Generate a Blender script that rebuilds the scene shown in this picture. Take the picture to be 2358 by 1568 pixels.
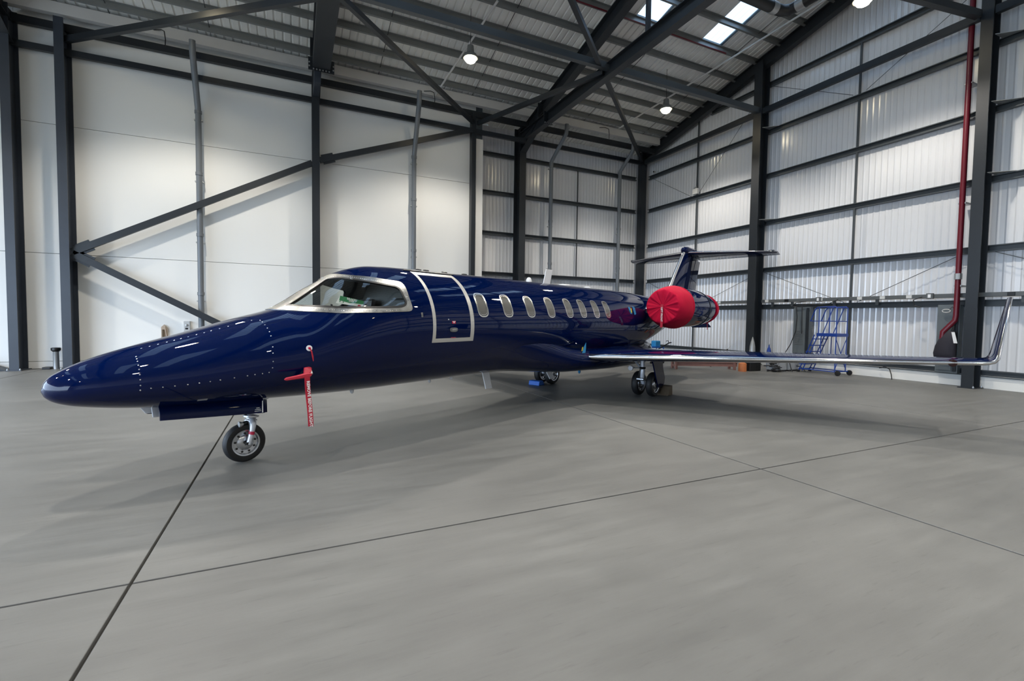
import bpy, bmesh, math, random
import numpy as np
from mathutils import Vector, Matrix, Euler, geometry

random.seed(7)
R = math.radians
for o in list(bpy.data.objects):
    bpy.data.objects.remove(o, do_unlink=True)
scn = bpy.context.scene
COL = scn.collection

# ------------------------------------------------------------------ camera
cam_d = bpy.data.cameras.new('camera')
cam = bpy.data.objects.new('camera', cam_d)
COL.objects.link(cam)
scn.camera = cam
cam_d.sensor_fit = 'HORIZONTAL'
cam_d.sensor_width = 36.0
cam_d.lens = 1075.07 / 2358.0 * 36.0
cam_d.shift_y = -(784.0 - 779.75) / 2358.0
cam_d.clip_start = 0.05
cam_d.clip_end = 400
YAW, PITCH, ROLL = 0.436108758, 0.0437045577, -0.0133027685
fw = Vector((math.sin(YAW) * math.cos(PITCH), math.cos(YAW) * math.cos(PITCH), -math.sin(PITCH)))
r0 = Vector((math.cos(YAW), -math.sin(YAW), 0))
d0 = fw.cross(r0)
rt = math.cos(ROLL) * r0 + math.sin(ROLL) * d0
dn = fw.cross(rt)
mw = Matrix((rt, -dn, -fw)).transposed().to_4x4()
mw.translation = Vector((0, 0, 1.72))
cam.matrix_world = mw

# ------------------------------------------------------------------ world, light, exposure
world = bpy.data.worlds.new('overcast_sky')
scn.world = world
world.use_nodes = True
bg = world.node_tree.nodes['Background']
bg.inputs[0].default_value = (0.67, 0.84, 1.08, 1)
bg.inputs[1].default_value = 6.8
DOOR_Y0, DOOR_Y1, DOOR_H, DOOR_X = -9.5, 15.5, 6.0, -15.0
pl = bpy.data.lights.new('door_portal', 'AREA')
pl.shape = 'RECTANGLE'
pl.size = DOOR_H
pl.size_y = DOOR_Y1 - DOOR_Y0
pl.cycles.is_portal = True
po = bpy.data.objects.new('door_portal', pl)
po.location = (DOOR_X - 0.2, (DOOR_Y0 + DOOR_Y1) / 2, DOOR_H / 2)
po.rotation_euler = (0, -math.pi / 2, 0)
COL.objects.link(po)
LAMP_W = 1050.0
LAMP_COL = (1.0, 0.93, 0.83)
scn.view_settings.view_transform = 'Standard'
scn.view_settings.look = 'None'
scn.view_settings.gamma = 1.0
scn.view_settings.use_curve_mapping = False
scn.view_settings.exposure = 0.50
cy = scn.cycles
cy.use_denoising = True
cy.denoiser = 'OPENIMAGEDENOISE'
cy.max_bounces = 6
cy.use_adaptive_sampling = True
cy.adaptive_threshold = 0.04
cy.diffuse_bounces = 4
cy.glossy_bounces = 4
cy.transmission_bounces = 4
cy.transparent_max_bounces = 8
cy.sample_clamp_indirect = 6.0
cy.caustics_reflective = False
cy.caustics_refractive = False

# ------------------------------------------------------------------ materials
def mat(name, col, rough=0.5, metal=0.0, coat=0.0, spec=0.5, var=0.0, vscale=3.0, bump=0.0, bscale=20.0,
        stretch=(1, 1, 1), rvar=0.0, emit=None, estr=0.0, coat_rough=0.03):
    m = bpy.data.materials.new(name)
    m.use_nodes = True
    nt = m.node_tree
    b = nt.nodes['Principled BSDF']
    b.inputs['Base Color'].default_value = (*col, 1)
    b.inputs['Roughness'].default_value = rough
    b.inputs['Metallic'].default_value = metal
    b.inputs['Coat Weight'].default_value = coat
    b.inputs['Coat Roughness'].default_value = coat_rough
    b.inputs['Specular IOR Level'].default_value = spec
    if emit:
        b.inputs['Emission Color'].default_value = (*emit, 1)
        b.inputs['Emission Strength'].default_value = estr
    if var or bump or rvar:
        tc = nt.nodes.new('ShaderNodeTexCoord')
        mp = nt.nodes.new('ShaderNodeMapping')
        mp.inputs['Scale'].default_value = stretch
        nt.links.new(tc.outputs['Object'], mp.inputs['Vector'])
        n = nt.nodes.new('ShaderNodeTexNoise')
        n.inputs['Scale'].default_value = vscale
        n.inputs['Detail'].default_value = 6
        nt.links.new(mp.outputs['Vector'], n.inputs['Vector'])
        if var:
            mx = nt.nodes.new('ShaderNodeMixRGB')
            mx.inputs[1].default_value = (*[c * (1 - var) for c in col], 1)
            mx.inputs[2].default_value = (*[min(1, c * (1 + var)) for c in col], 1)
            nt.links.new(n.outputs['Fac'], mx.inputs[0])
            nt.links.new(mx.outputs[0], b.inputs['Base Color'])
        if rvar:
            mr = nt.nodes.new('ShaderNodeMapRange')
            mr.inputs['To Min'].default_value = max(0, rough - rvar)
            mr.inputs['To Max'].default_value = rough + rvar
            nt.links.new(n.outputs['Fac'], mr.inputs['Value'])
            nt.links.new(mr.outputs[0], b.inputs['Roughness'])
        if bump:
            n2 = nt.nodes.new('ShaderNodeTexNoise')
            n2.inputs['Scale'].default_value = bscale
            n2.inputs['Detail'].default_value = 4
            nt.links.new(mp.outputs['Vector'], n2.inputs['Vector'])
            bp = nt.nodes.new('ShaderNodeBump')
            bp.inputs['Strength'].default_value = bump
            bp.inputs['Distance'].default_value = 0.02
            nt.links.new(n2.outputs['Fac'], bp.inputs['Height'])
            nt.links.new(bp.outputs[0], b.inputs['Normal'])
    return m

def glass_mat(name, tint, gloss=0.03, ior=1.5):
    m = bpy.data.materials.new(name)
    m.use_nodes = True
    nt = m.node_tree
    nt.nodes.remove(nt.nodes['Principled BSDF'])
    out = nt.nodes['Material Output']
    t = nt.nodes.new('ShaderNodeBsdfTransparent')
    t.inputs[0].default_value = (*tint, 1)
    g = nt.nodes.new('ShaderNodeBsdfGlossy')
    g.inputs['Roughness'].default_value = gloss
    lw = nt.nodes.new('ShaderNodeLayerWeight')
    lw.inputs['Blend'].default_value = 0.5
    pw = nt.nodes.new('ShaderNodeMath'); pw.operation = 'POWER'; pw.inputs[1].default_value = 4.5
    nt.links.new(lw.outputs['Facing'], pw.inputs[0])
    fr = nt.nodes.new('ShaderNodeMath'); fr.operation = 'MULTIPLY_ADD'; fr.inputs[1].default_value = 0.9; fr.inputs[2].default_value = 0.06
    nt.links.new(pw.outputs[0], fr.inputs[0])
    mx = nt.nodes.new('ShaderNodeMixShader')
    nt.links.new(fr.outputs[0], mx.inputs[0])
    nt.links.new(t.outputs[0], mx.inputs[1])
    nt.links.new(g.outputs[0], mx.inputs[2])
    nt.links.new(mx.outputs[0], out.inputs[0])
    return m

def concrete_mat():
    m = bpy.data.materials.new('concrete_floor')
    m.use_nodes = True
    nt = m.node_tree
    b = nt.nodes['Principled BSDF']
    g = nt.nodes.new('ShaderNodeNewGeometry')
    L = nt.links.new
    def noise(scale, stretch, detail=6, rough=0.6):
        mp = nt.nodes.new('ShaderNodeMapping')
        mp.inputs['Scale'].default_value = stretch
        mp.inputs['Rotation'].default_value = (0, 0, R(-18))
        L(g.outputs['Position'], mp.inputs['Vector'])
        n = nt.nodes.new('ShaderNodeTexNoise')
        n.inputs['Scale'].default_value = scale
        n.inputs['Detail'].default_value = detail
        n.inputs['Roughness'].default_value = rough
        L(mp.outputs[0], n.inputs['Vector'])
        return n
    n1 = noise(0.35, (1, 1, 1), 4)
    n2 = noise(1.6, (0.45, 3.2, 1), 8, 0.65)
    n3 = noise(7.0, (0.5, 4.0, 1), 6, 0.7)
    cr = nt.nodes.new('ShaderNodeValToRGB')
    cr.color_ramp.elements[0].position = 0.3
    cr.color_ramp.elements[0].color = (0.110, 0.112, 0.109, 1)
    cr.color_ramp.elements[1].position = 0.7
    cr.color_ramp.elements[1].color = (0.156, 0.158, 0.153, 1)
    L(n1.outputs['Fac'], cr.inputs[0])
    r2 = nt.nodes.new('ShaderNodeMapRange')
    r2.inputs['From Min'].default_value = 0.25
    r2.inputs['From Max'].default_value = 0.75
    r2.inputs['To Min'].default_value = 0.80
    r2.inputs['To Max'].default_value = 1.14
    L(n2.outputs['Fac'], r2.inputs[0])
    r3 = nt.nodes.new('ShaderNodeMapRange')
    r3.inputs['From Min'].default_value = 0.3
    r3.inputs['From Max'].default_value = 0.42
    r3.inputs['To Min'].default_value = 0.82
    r3.inputs['To Max'].default_value = 1.0
    L(n3.outputs['Fac'], r3.inputs[0])
    mu = nt.nodes.new('ShaderNodeMath'); mu.operation = 'MULTIPLY'
    L(r2.outputs[0], mu.inputs[0]); L(r3.outputs[0], mu.inputs[1])
    vm = nt.nodes.new('ShaderNodeVectorMath'); vm.operation = 'SCALE'
    L(cr.outputs[0], vm.inputs[0]); L(mu.outputs[0], vm.inputs['Scale'])
    L(vm.outputs[0], b.inputs['Base Color'])
    rr = nt.nodes.new('ShaderNodeMapRange')
    rr.inputs['To Min'].default_value = 0.38
    rr.inputs['To Max'].default_value = 0.62
    L(n2.outputs['Fac'], rr.inputs[0])
    L(rr.outputs[0], b.inputs['Roughness'])
    b.inputs['Specular IOR Level'].default_value = 0.35
    bp = nt.nodes.new('ShaderNodeBump')
    bp.inputs['Strength'].default_value = 0.12
    bp.inputs['Distance'].default_value = 0.01
    L(n3.outputs['Fac'], bp.inputs['Height'])
    L(bp.outputs[0], b.inputs['Normal'])
    return m

M = {}
M['concrete'] = concrete_mat()
M['joint'] = mat('joint_sealant', (0.035, 0.033, 0.03), 0.9)
M['apron'] = mat('apron_concrete', (0.33, 0.33, 0.31), 0.8, var=0.15, vscale=0.8)
M['panelwhite'] = mat('white_wall_panel', (0.82, 0.82, 0.79), 0.55, var=0.03, vscale=0.6, bump=0.03, bscale=90)
M['trimwhite'] = mat('white_trim', (0.80, 0.80, 0.78), 0.45)
M['clad'] = mat('white_liner_sheet', (0.70, 0.71, 0.73), 0.2, spec=0.9, var=0.03, vscale=0.8)
M['roofsheet'] = mat('roof_liner_sheet', (0.78, 0.78, 0.75), 0.5, var=0.05, vscale=1.0)
M['steel'] = mat('charcoal_steel', (0.014, 0.018, 0.023), 0.42, var=0.2, vscale=2.0)
M['steel2'] = mat('blue_grey_steel', (0.030, 0.038, 0.052), 0.42, var=0.2, vscale=2.0)
M['girt'] = mat('grey_girt_steel', (0.055, 0.064, 0.07), 0.4, var=0.15, vscale=2.0)
M['purlin'] = mat('grey_purlin_steel', (0.17, 0.18, 0.18), 0.4, var=0.15, vscale=2.0)
M['galv'] = mat('galvanised_steel', (0.42, 0.43, 0.43), 0.38, 0.6, var=0.2, vscale=6.0)
M['pvc'] = mat('grey_pvc_pipe', (0.155, 0.17, 0.185), 0.35)
M['eave'] = mat('pale_eave_steel', (0.55, 0.55, 0.54), 0.38, var=0.08, vscale=2.0)
M['tray'] = mat('grey_tray_paint', (0.10, 0.108, 0.11), 0.45)
M['greypanel'] = mat('grey_sheet_panel', (0.115, 0.135, 0.145), 0.5, var=0.15, vscale=3.0)
M['redpipe'] = mat('red_pipe_paint', (0.12, 0.006, 0.016), 0.35)
M['navy'] = mat('navy_gloss_paint', (0.0004, 0.0048, 0.040), 0.45, 0.0, coat=1.0, coat_rough=0.015, spec=0.0)
M['navy'].node_tree.nodes['Principled BSDF'].inputs['Coat IOR'].default_value = 1.34
M['chrome'] = mat('polished_leading_edge', (0.86, 0.86, 0.86), 0.12, 1.0, var=0.04, vscale=5.0)
M['alu'] = mat('brushed_aluminium', (0.27, 0.27, 0.26), 0.34, 1.0, var=0.5, vscale=14.0, rvar=0.12)
M['silverpaint'] = mat('silver_band_paint', (0.50, 0.49, 0.46), 0.35, 0.3)
M['ring'] = mat('window_ring_metal', (0.80, 0.78, 0.74), 0.22, 1.0)
M['black'] = mat('black_rubber', (0.012, 0.012, 0.013), 0.65, var=0.2, vscale=12)
M['gasket'] = mat('black_gasket', (0.008, 0.008, 0.008), 0.4)
M['tyre'] = mat('tyre_rubber', (0.005, 0.005, 0.0055), 0.6, bump=0.08, bscale=60)
M['wheelalu'] = mat('wheel_metal', (0.55, 0.56, 0.58), 0.25, 0.9)
M['strut'] = mat('white_strut_metal', (0.62, 0.65, 0.70), 0.3, 0.35)
M['glass'] = glass_mat('windshield_glass', (0.80, 0.84, 0.82))
M['pane'] = mat('cabin_window_acrylic', (0.085, 0.082, 0.074), 0.5, coat=1.0, coat_rough=0.02)
M['lining'] = mat('cockpit_lining', (0.10, 0.096, 0.09), 0.7)
M['dash'] = mat('cockpit_glareshield', (0.012, 0.012, 0.013), 0.6)
M['leather'] = mat('cockpit_seat_leather', (0.03, 0.028, 0.026), 0.5)
M['red'] = mat('red_cover_fabric', (0.46, 0.002, 0.032), 0.8, spec=0.2, var=0.15, vscale=6.0, bump=0.15, bscale=40)
M['ribbonred'] = mat('red_ribbon_fabric', (0.42, 0.012, 0.035), 0.6, var=0.1, vscale=20)
M['white'] = mat('white_print', (0.80, 0.80, 0.80), 0.5)
M['whitegloss'] = mat('white_gloss_paint', (0.72, 0.73, 0.75), 0.25)
M['green'] = mat('green_card_print', (0.015, 0.20, 0.07), 0.45)
M['cardred'] = mat('red_card_print', (0.45, 0.01, 0.05), 0.45)
M['tapeblue'] = mat('blue_masking_tape', (0.02, 0.24, 0.50), 0.6)
M['tapeyellow'] = mat('yellow_sticker', (0.75, 0.60, 0.05), 0.6)
M['ladder'] = mat('blue_ladder_paint', (0.008, 0.045, 0.27), 0.35)
M['chock'] = mat('blue_chock_rubber', (0.01, 0.10, 0.42), 0.55)
M['orange'] = mat('orange_rust_paint', (0.42, 0.13, 0.04), 0.6, var=0.3, vscale=9)
M['trestle'] = mat('faded_red_paint', (0.24, 0.12, 0.10), 0.65, var=0.25, vscale=6)
M['cabinet'] = mat('light_grey_cabinet', (0.34, 0.36, 0.38), 0.45, var=0.06, vscale=3)
M['bag'] = mat('dark_fabric_bag', (0.014, 0.013, 0.022), 0.75, bump=0.2, bscale=15)
M['wood'] = mat('pale_wood', (0.42, 0.33, 0.25), 0.6, var=0.2, vscale=8)
M['brown'] = mat('worn_brown_wood', (0.12, 0.085, 0.05), 0.7, var=0.3, vscale=8)
M['plastic'] = mat('white_plastic', (0.62, 0.62, 0.60), 0.4)
M['cable'] = mat('black_cable', (0.008, 0.008, 0.009), 0.5)
M['lampbody'] = mat('lamp_housing', (0.16, 0.16, 0.15), 0.5)
M['lens'] = mat('lamp_lens', (0.9, 0.9, 0.85), 0.3, emit=(1.0, 0.86, 0.58), estr=45.0)
M['skylight'] = glass_mat('skylight_polycarbonate', (0.19, 0.225, 0.25), 0.25)
M['duct'] = mat('black_duct', (0.012, 0.013, 0.014), 0.4)
M['navred'] = mat('dark_light_lens', (0.02, 0.004, 0.004), 0.15)

# ------------------------------------------------------------------ mesh helpers
OFF = {}

def tag(o, label=None, cat=None, group=None, kind=None):
    if label: o['label'] = label
    if cat: o['category'] = cat
    if group: o['group'] = group
    if kind: o['kind'] = kind
    return o

def empty(name, loc, label=None, cat=None, group=None, kind=None, local=False, rz=0.0):
    o = bpy.data.objects.new(name, None)
    COL.objects.link(o)
    o.location = loc
    o.rotation_euler = (0, 0, rz)
    o.empty_display_size = 0.2
    OFF[o] = Vector((0, 0, 0)) if local else Vector(loc)
    return tag(o, label, cat, group, kind)

class MB:
    def __init__(s):
        s.v = []; s.f = []; s.nrm = None
    def add(s, vs, fs):
        b = len(s.v)
        s.v += [Vector(p) for p in vs]
        s.f += [tuple(i + b for i in f) for f in fs]
        return s
    def box(s, lo, hi):
        x0, y0, z0 = lo; x1, y1, z1 = hi
        return s.add([(x0, y0, z0), (x1, y0, z0), (x1, y1, z0), (x0, y1, z0), (x0, y0, z1), (x1, y0, z1), (x1, y1, z1), (x0, y1, z1)],
                     [(0, 3, 2, 1), (4, 5, 6, 7), (0, 1, 5, 4), (1, 2, 6, 5), (2, 3, 7, 6), (3, 0, 4, 7)])
    def extrude(s, prof, p0, p1, up=(0, 0, 1), roll=0.0):
        # prof: list of (a,b): a along side axis, b along up axis
        p0 = Vector(p0); p1 = Vector(p1)
        d = (p1 - p0).normalized()
        u = Vector(up)
        side = d.cross(u)
        if side.length < 1e-6:
            side = d.cross(Vector((1, 0, 0)))
        side.normalize()
        u = side.cross(d).normalized()
        n = len(prof)
        vs = [p + side * a + u * b for p in (p0, p1) for a, b in prof]
        fs = [(i, (i + 1) % n, n + (i + 1) % n, n + i) for i in range(n)]
        fs += [tuple(range(n - 1, -1, -1)), tuple(range(n, 2 * n))]
        return s.add(vs, fs)
    def bar(s, p0, p1, w, h, up=(0, 0, 1)):
        return s.extrude([(-w / 2, -h / 2), (w / 2, -h / 2), (w / 2, h / 2), (-w / 2, h / 2)], p0, p1, up)
    def ibeam(s, p0, p1, width, depth, tf=0.022, tw=0.014, up=(0, 0, 1)):
        w, d = width / 2, depth / 2
        pr = [(-w, -d), (w, -d), (w, -d + tf), (tw / 2, -d + tf), (tw / 2, d - tf), (w, d - tf), (w, d), (-w, d), (-w, d - tf),
              (-tw / 2, d - tf), (-tw / 2, -d + tf), (-w, -d + tf)]
        return s.extrude(pr, p0, p1, up)
    def tube(s, pts, r, seg=10, caps=True):
        pts = [Vector(p) for p in pts]
        rs = r if isinstance(r, (list, tuple)) else [r] * len(pts)
        b = len(s.v)
        prev = None
        for i, p in enumerate(pts):
            if i == 0: d = pts[1] - pts[0]
            elif i == len(pts) - 1: d = pts[-1] - pts[-2]
            else: d = (pts[i + 1] - p).normalized() + (p - pts[i - 1]).normalized()
            d.normalize()
            if prev is None:
                u = d.orthogonal().normalized()
            else:
                u = (prev - d * prev.dot(d)).normalized()
            prev = u
            w = d.cross(u)
            for k in range(seg):
                a = 2 * math.pi * k / seg
                s.v.append(p + (u * math.cos(a) + w * math.sin(a)) * rs[i])
        for i in range(len(pts) - 1):
            for k in range(seg):
                k2 = (k + 1) % seg
                s.f.append((b + i * seg + k, b + i * seg + k2, b + (i + 1) * seg + k2, b + (i + 1) * seg + k))
        if caps:
            s.f.append(tuple(b + k for k in range(seg - 1, -1, -1)))
            e = b + (len(pts) - 1) * seg
            s.f.append(tuple(e + k for k in range(seg)))
        return s
    def lathe(s, prof, origin, axis, seg=32, ref=None, warp=None, caps=True):
        # prof list of (dist along axis, radius)
        o = Vector(origin); ax = Vector(axis).normalized()
        u = (Vector(ref) if ref else ax.orthogonal()).normalized()
        w = ax.cross(u)
        b = len(s.v)
        for j, (d, r) in enumerate(prof):
            for k in range(seg):
                a = 2 * math.pi * k / seg
                dd, rr = (d, r) if warp is None else warp(j, a, d, r)
                s.v.append(o + ax * dd + (u * math.cos(a) + w * math.sin(a)) * rr)
        for j in range(len(prof) - 1):
            for k in range(seg):
                k2 = (k + 1) % seg
                s.f.append((b + j * seg + k, b + j * seg + k2, b + (j + 1) * seg + k2, b + (j + 1) * seg + k))
        if caps and prof[0][1] > 1e-4: s.f.append(tuple(b + k for k in range(seg - 1, -1, -1)))
        e = b + (len(prof) - 1) * seg
        if caps and prof[-1][1] > 1e-4: s.f.append(tuple(e + k for k in range(seg)))
        return s
    def grid(s, rows, closed=False, caps=False):
        b = len(s.v); n = len(rows[0])
        for r_ in rows: s.v += [Vector(p) for p in r_]
        for i in range(len(rows) - 1):
            for k in range(n if closed else n - 1):
                k2 = (k + 1) % n
                s.f.append((b + i * n + k, b + i * n + k2, b + (i + 1) * n + k2, b + (i + 1) * n + k))
        if caps:
            s.f.append(tuple(b + k for k in range(n - 1, -1, -1)))
            e = b + (len(rows) - 1) * n
            s.f.append(tuple(e + k for k in range(n)))
        return s
    def build(s, name, m, parent=None, smooth=False, angle=35, recalc=True, bevel=0.0):
        me = bpy.data.meshes.new(name)
        if parent is None:
            xs = [v.x for v in s.v]; ys = [v.y for v in s.v]; zs = [v.z for v in s.v]
            off = Vector(((min(xs) + max(xs)) / 2, (min(ys) + max(ys)) / 2, min(zs)))
        else:
            p = parent
            while p.parent: p = p.parent
            off = OFF[p]
        me.from_pydata([tuple(v - off) for v in s.v], [], s.f)
        me.materials.append(m)
        if recalc:
            bm = bmesh.new(); bm.from_mesh(me)
            bmesh.ops.recalc_face_normals(bm, faces=bm.faces)
            bm.to_mesh(me); bm.free()
        if smooth:
            for p_ in me.polygons: p_.use_smooth = True
            try: me.set_sharp_from_angle(angle=R(angle))
            except Exception: pass
        me.update()
        o = bpy.data.objects.new(name, me)
        COL.objects.link(o)
        if parent is None: o.location = off
        else: o.parent = parent
        if bevel:
            bv = o.modifiers.new('bevel', 'BEVEL'); bv.width = bevel; bv.segments = 2; bv.limit_method = 'ANGLE'
        return o

def text_part(name, body, size, m, parent, origin, xdir, ydir, bold=0.0, extr=0.0006, align='CENTER'):
    cu = bpy.data.curves.new(name, 'FONT')
    cu.body = body; cu.size = size; cu.align_x = align; cu.align_y = 'CENTER'
    cu.offset = bold; cu.extrude = extr; cu.resolution_u = 2
    tmp = bpy.data.objects.new(name + '_t', cu)
    COL.objects.link(tmp)
    dg = bpy.context.evaluated_depsgraph_get()
    me = bpy.data.meshes.new_from_object(tmp.evaluated_get(dg))
    bpy.data.objects.remove(tmp, do_unlink=True)
    x = Vector(xdir).normalized(); y = Vector(ydir).normalized(); z = x.cross(y)
    mt = Matrix((x, y, z)).transposed().to_4x4()
    p = parent
    while p.parent: p = p.parent
    mt.translation = Vector(origin) - OFF[p]
    me.transform(mt)
    me.materials.clear(); me.materials.append(m)
    me.name = name
    o = bpy.data.objects.new(name, me)
    COL.objects.link(o); o.parent = parent
    return o

def copy_obj(o, parent, loc=None):
    c = o.copy(); COL.objects.link(c); c.parent = parent
    if loc is not None: c.location = loc
    return c

# ================================================================== THE SETTING
X_L, X_R, Y_B, Y_F = DOOR_X, 17.0, -12.0, 20.05
RIDGE = 4.0
def roofz(y):
    return 10.45 + 0.235 * (20 - (y if y >= RIDGE else 2 * RIDGE - y))

# floor: concrete slabs parted by saw-cut joints
floor = empty('floor', (0, 0, 0), kind='structure')
MB().box((X_L - 0.3, Y_B - 0.3, -0.30), (X_R + 0.3, Y_F + 0.3, -0.025)).build('joint_bed', M['joint'], floor)
xc = [X_L - 0.3, -12.74, -6.85, -0.957, 4.93, 10.82, X_R + 0.3]
yc = [Y_B - 0.3, 3.645, Y_F + 0.3]
g = 0.010
for i in range(len(xc) - 1):
    for j in range(len(yc) - 1):
        MB().box((xc[i] + g, yc[j] + g, -0.15), (xc[i + 1] - g, yc[j + 1] - g, 0.0)).build('slab', M['concrete'], floor, bevel=0.004)
apron = MB().box((-90, -70, -0.35), (X_L - 0.32, 80, -0.02)).build('ground_apron', M['apron'])
tag(apron, kind='structure')

# left wall: smooth white panels between the columns
wl = empty('wall_left', (0, 18.85, 0), kind='structure')
px = [X_L, -7.37, 0.73, 6.98]
pz = [0.0, 0.22, 3.50, 7.37, 10.9]
for i in range(3):
    for j in range(4):
        MB().box((px[i] + 0.006, 18.85, pz[j] + 0.006), (px[i + 1] - 0.006, 18.93, pz[j + 1] - 0.006)).build('panel', M['panelwhite'], wl, bevel=0.004)
MB().box((X_L, 18.935, 0), (7.3, 19.05, 10.9)).build('backing', M['greypanel'], wl)
MB().box((7.2, 19.05, 0), (7.3, Y_F, 10.6)).build('return_wall', M['panelwhite'], wl)
MB().box((6.98, 18.80, 0), (7.29, 18.93, 9.25)).build('end_trim', M['trimwhite'], wl)

# ribbed white liner sheets
def sheet_mesh(name, m, width, nrib, height, ribd=0.016, ribw=0.076, topw=0.010):
    pitch = width / nrib
    pts = []
    for k in range(nrib):
        c = (k + 0.5) * pitch
        pts += [(k * pitch, 0.0)] if k == 0 else []
        pts += [(c - ribw / 2, 0), (c - topw / 2, ribd), (c + topw / 2, ribd), (c + ribw / 2, 0)]
    pts += [(width, 0.0)]
    b = MB()
    b.grid([[(x, -d, 0.0) for x, d in pts], [(x, -d, height) for x, d in pts]])
    me = bpy.data.meshes.new(name)
    me.from_pydata([tuple(v) for v in b.v], [], b.f)
    me.materials.append(m)
    return me

SW = 1.05
def clad_wall(root, x0, x1, y, z0, ztop, rz, along, inv=False):
    n = int(math.ceil((x1 - x0) / SW))
    me = sheet_mesh('liner_sheet', M['clad'], SW, 6, 1.0)
    for k in range(n):
        o = bpy.data.objects.new('liner_sheet', me)
        COL.objects.link(o); o.parent = root
        a = x0 + k * SW
        w = min(SW, x1 - a)
        hgt = max(ztop(a), ztop(a + w)) - z0
        o.scale = (w / SW, 1, hgt)
        o.location = Vector(along(a, w, y)) + Vector((0, 0, z0)) - OFF[root]
        o.rotation_euler = (0, 0, rz)

wlc = empty('wall_left_clad', (12.2, Y_F, 0), kind='structure')
clad_wall(wlc, 7.3, X_R + 0.05, Y_F, 0.33, lambda a: 10.42, 0.0, lambda a, w, y: (a, y, 0))
wr = empty('wall_right', (X_R, 4, 0), kind='structure')
clad_wall(wr, Y_B, Y_F, X_R, 0.33, lambda y: roofz(y) - 0.02, -math.pi / 2, lambda a, w, y: (y, a + w, 0))
# low masonry upstand under the sheets
MB().box((7.3, Y_F - 0.12, 0), (X_R + 0.02, Y_F + 0.1, 0.34)).build('upstand', M['panelwhite'], wlc)
MB().box((X_R - 0.13, Y_B, 0), (X_R + 0.12, Y_F, 0.34)).build('upstand', M['panelwhite'], wr)
# outer skins that close the shell
MB().box((7.3, Y_F + 0.12, 0), (X_R + 0.2, Y_F + 0.2, 10.6)).build('outer_skin', M['greypanel'], wlc)
b = MB()
ys = [Y_B, RIDGE, Y_F + 0.2]
b.add([(X_R + 0.14, y, z) for y in ys for z in (0, roofz(y))] + [(X_R + 0.2, y, z) for y in ys for z in (0, roofz(y))],
      [(0, 1, 3, 2), (2, 3, 5, 4), (6, 8, 9, 7), (8, 10, 11, 9), (0, 6, 7, 1), (4, 5, 11, 10), (1, 7, 9, 3), (3, 9, 11, 5), (0, 2, 8, 6), (2, 4, 10, 8)])
b.build('outer_skin', M['greypanel'], wr)

GZ = [0.40, 2.30, 3.75, 5.59, 7.42, 9.13, 10.95, 12.70]
CP = [(-0.05, -0.09), (0.05, -0.09), (0.05, -0.062), (0.043, -0.062), (0.043, -0.083), (-0.043, -0.083), (-0.043, 0.083),
      (0.043, 0.083), (0.043, 0.062), (0.05, 0.062), (0.05, 0.09), (-0.05, 0.09)]
def girts(root, zs, a0, a1, fixed, along_x):
    for z in zs:
        if along_x:
            MB().extrude(CP, (a0, fixed, z), (a1, fixed, z)).build('girt', M['girt'], root)
        else:
            y1 = a1
            if z > 10.2: y1 = min(a1, 20 - (z + 0.55 - 10.45) / 0.235)
            MB().extrude([(-a, bb) for a, bb in CP], (fixed, a0, z), (fixed, y1, z)).build('girt', M['girt'], root)
girts(wlc, GZ[:6], 7.35, 16.4, 19.93, True)
girts(wr, GZ, Y_B + 0.2, 19.5, 16.885, False)
# slender sag posts between the girts
for y in (16.2, 9.42, 2.7, -4.2):
    for k in range(1, 6):
        MB().bar((16.86, y, GZ[k] + 0.09), (16.86, y, GZ[k + 1] - 0.09), 0.055, 0.055, (1, 0, 0)).build('sag_post', M['girt'], wr)
    MB().bar((16.86, y, 0.49), (16.86, y, 2.21), 0.055, 0.055, (1, 0, 0)).build('sag_post', M['girt'], wr)
for k in range(2, 5):
    MB().bar((12.75, 19.9, GZ[k] + 0.09), (12.75, 19.9, GZ[k + 1] - 0.09), 0.05, 0.05, (1, 0, 0)).build('sag_post', M['girt'], wlc)
# thin diagonal tie rods on the right wall
for (y0, z0, y1, z1) in ((12.6, 10.85, 9.6, 9.25), (6.4, 10.85, 9.2, 9.25), (12.6, 3.65, 9.6, 2.4), (6.6, 3.65, 9.2, 2.4),
                         (12.95, 10.8, 16.0, 7.6), (19.2, 3.65, 16.4, 2.4), (13.0, 3.6, 16.0, 2.4), (5.9, 3.65, 3.0, 2.4), (19.2, 9.05, 16.5, 7.5)):
    MB().tube([(16.82, y0, z0), (16.82, y1, z1)], 0.009, 6).build('tie_rod', M['girt'], wr)
# short pale brackets where girts meet the columns
for (y, z) in ((12.62, 9.2), (12.62, 5.68), (6.0, 9.2), (6.0, 5.68), (6.0, 7.5)):
    MB().add([(16.42, y, z), (16.83, y - 0.42, z), (16.83, y, z), (16.42, y, z + 0.012), (16.83, y - 0.42, z + 0.012), (16.83, y, z + 0.012)],
             [(0, 1, 2), (3, 5, 4), (0, 3, 4, 1), (1, 4, 5, 2), (2, 5, 3, 0)]).build('bracket_plate', M['galv'], wr)

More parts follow.
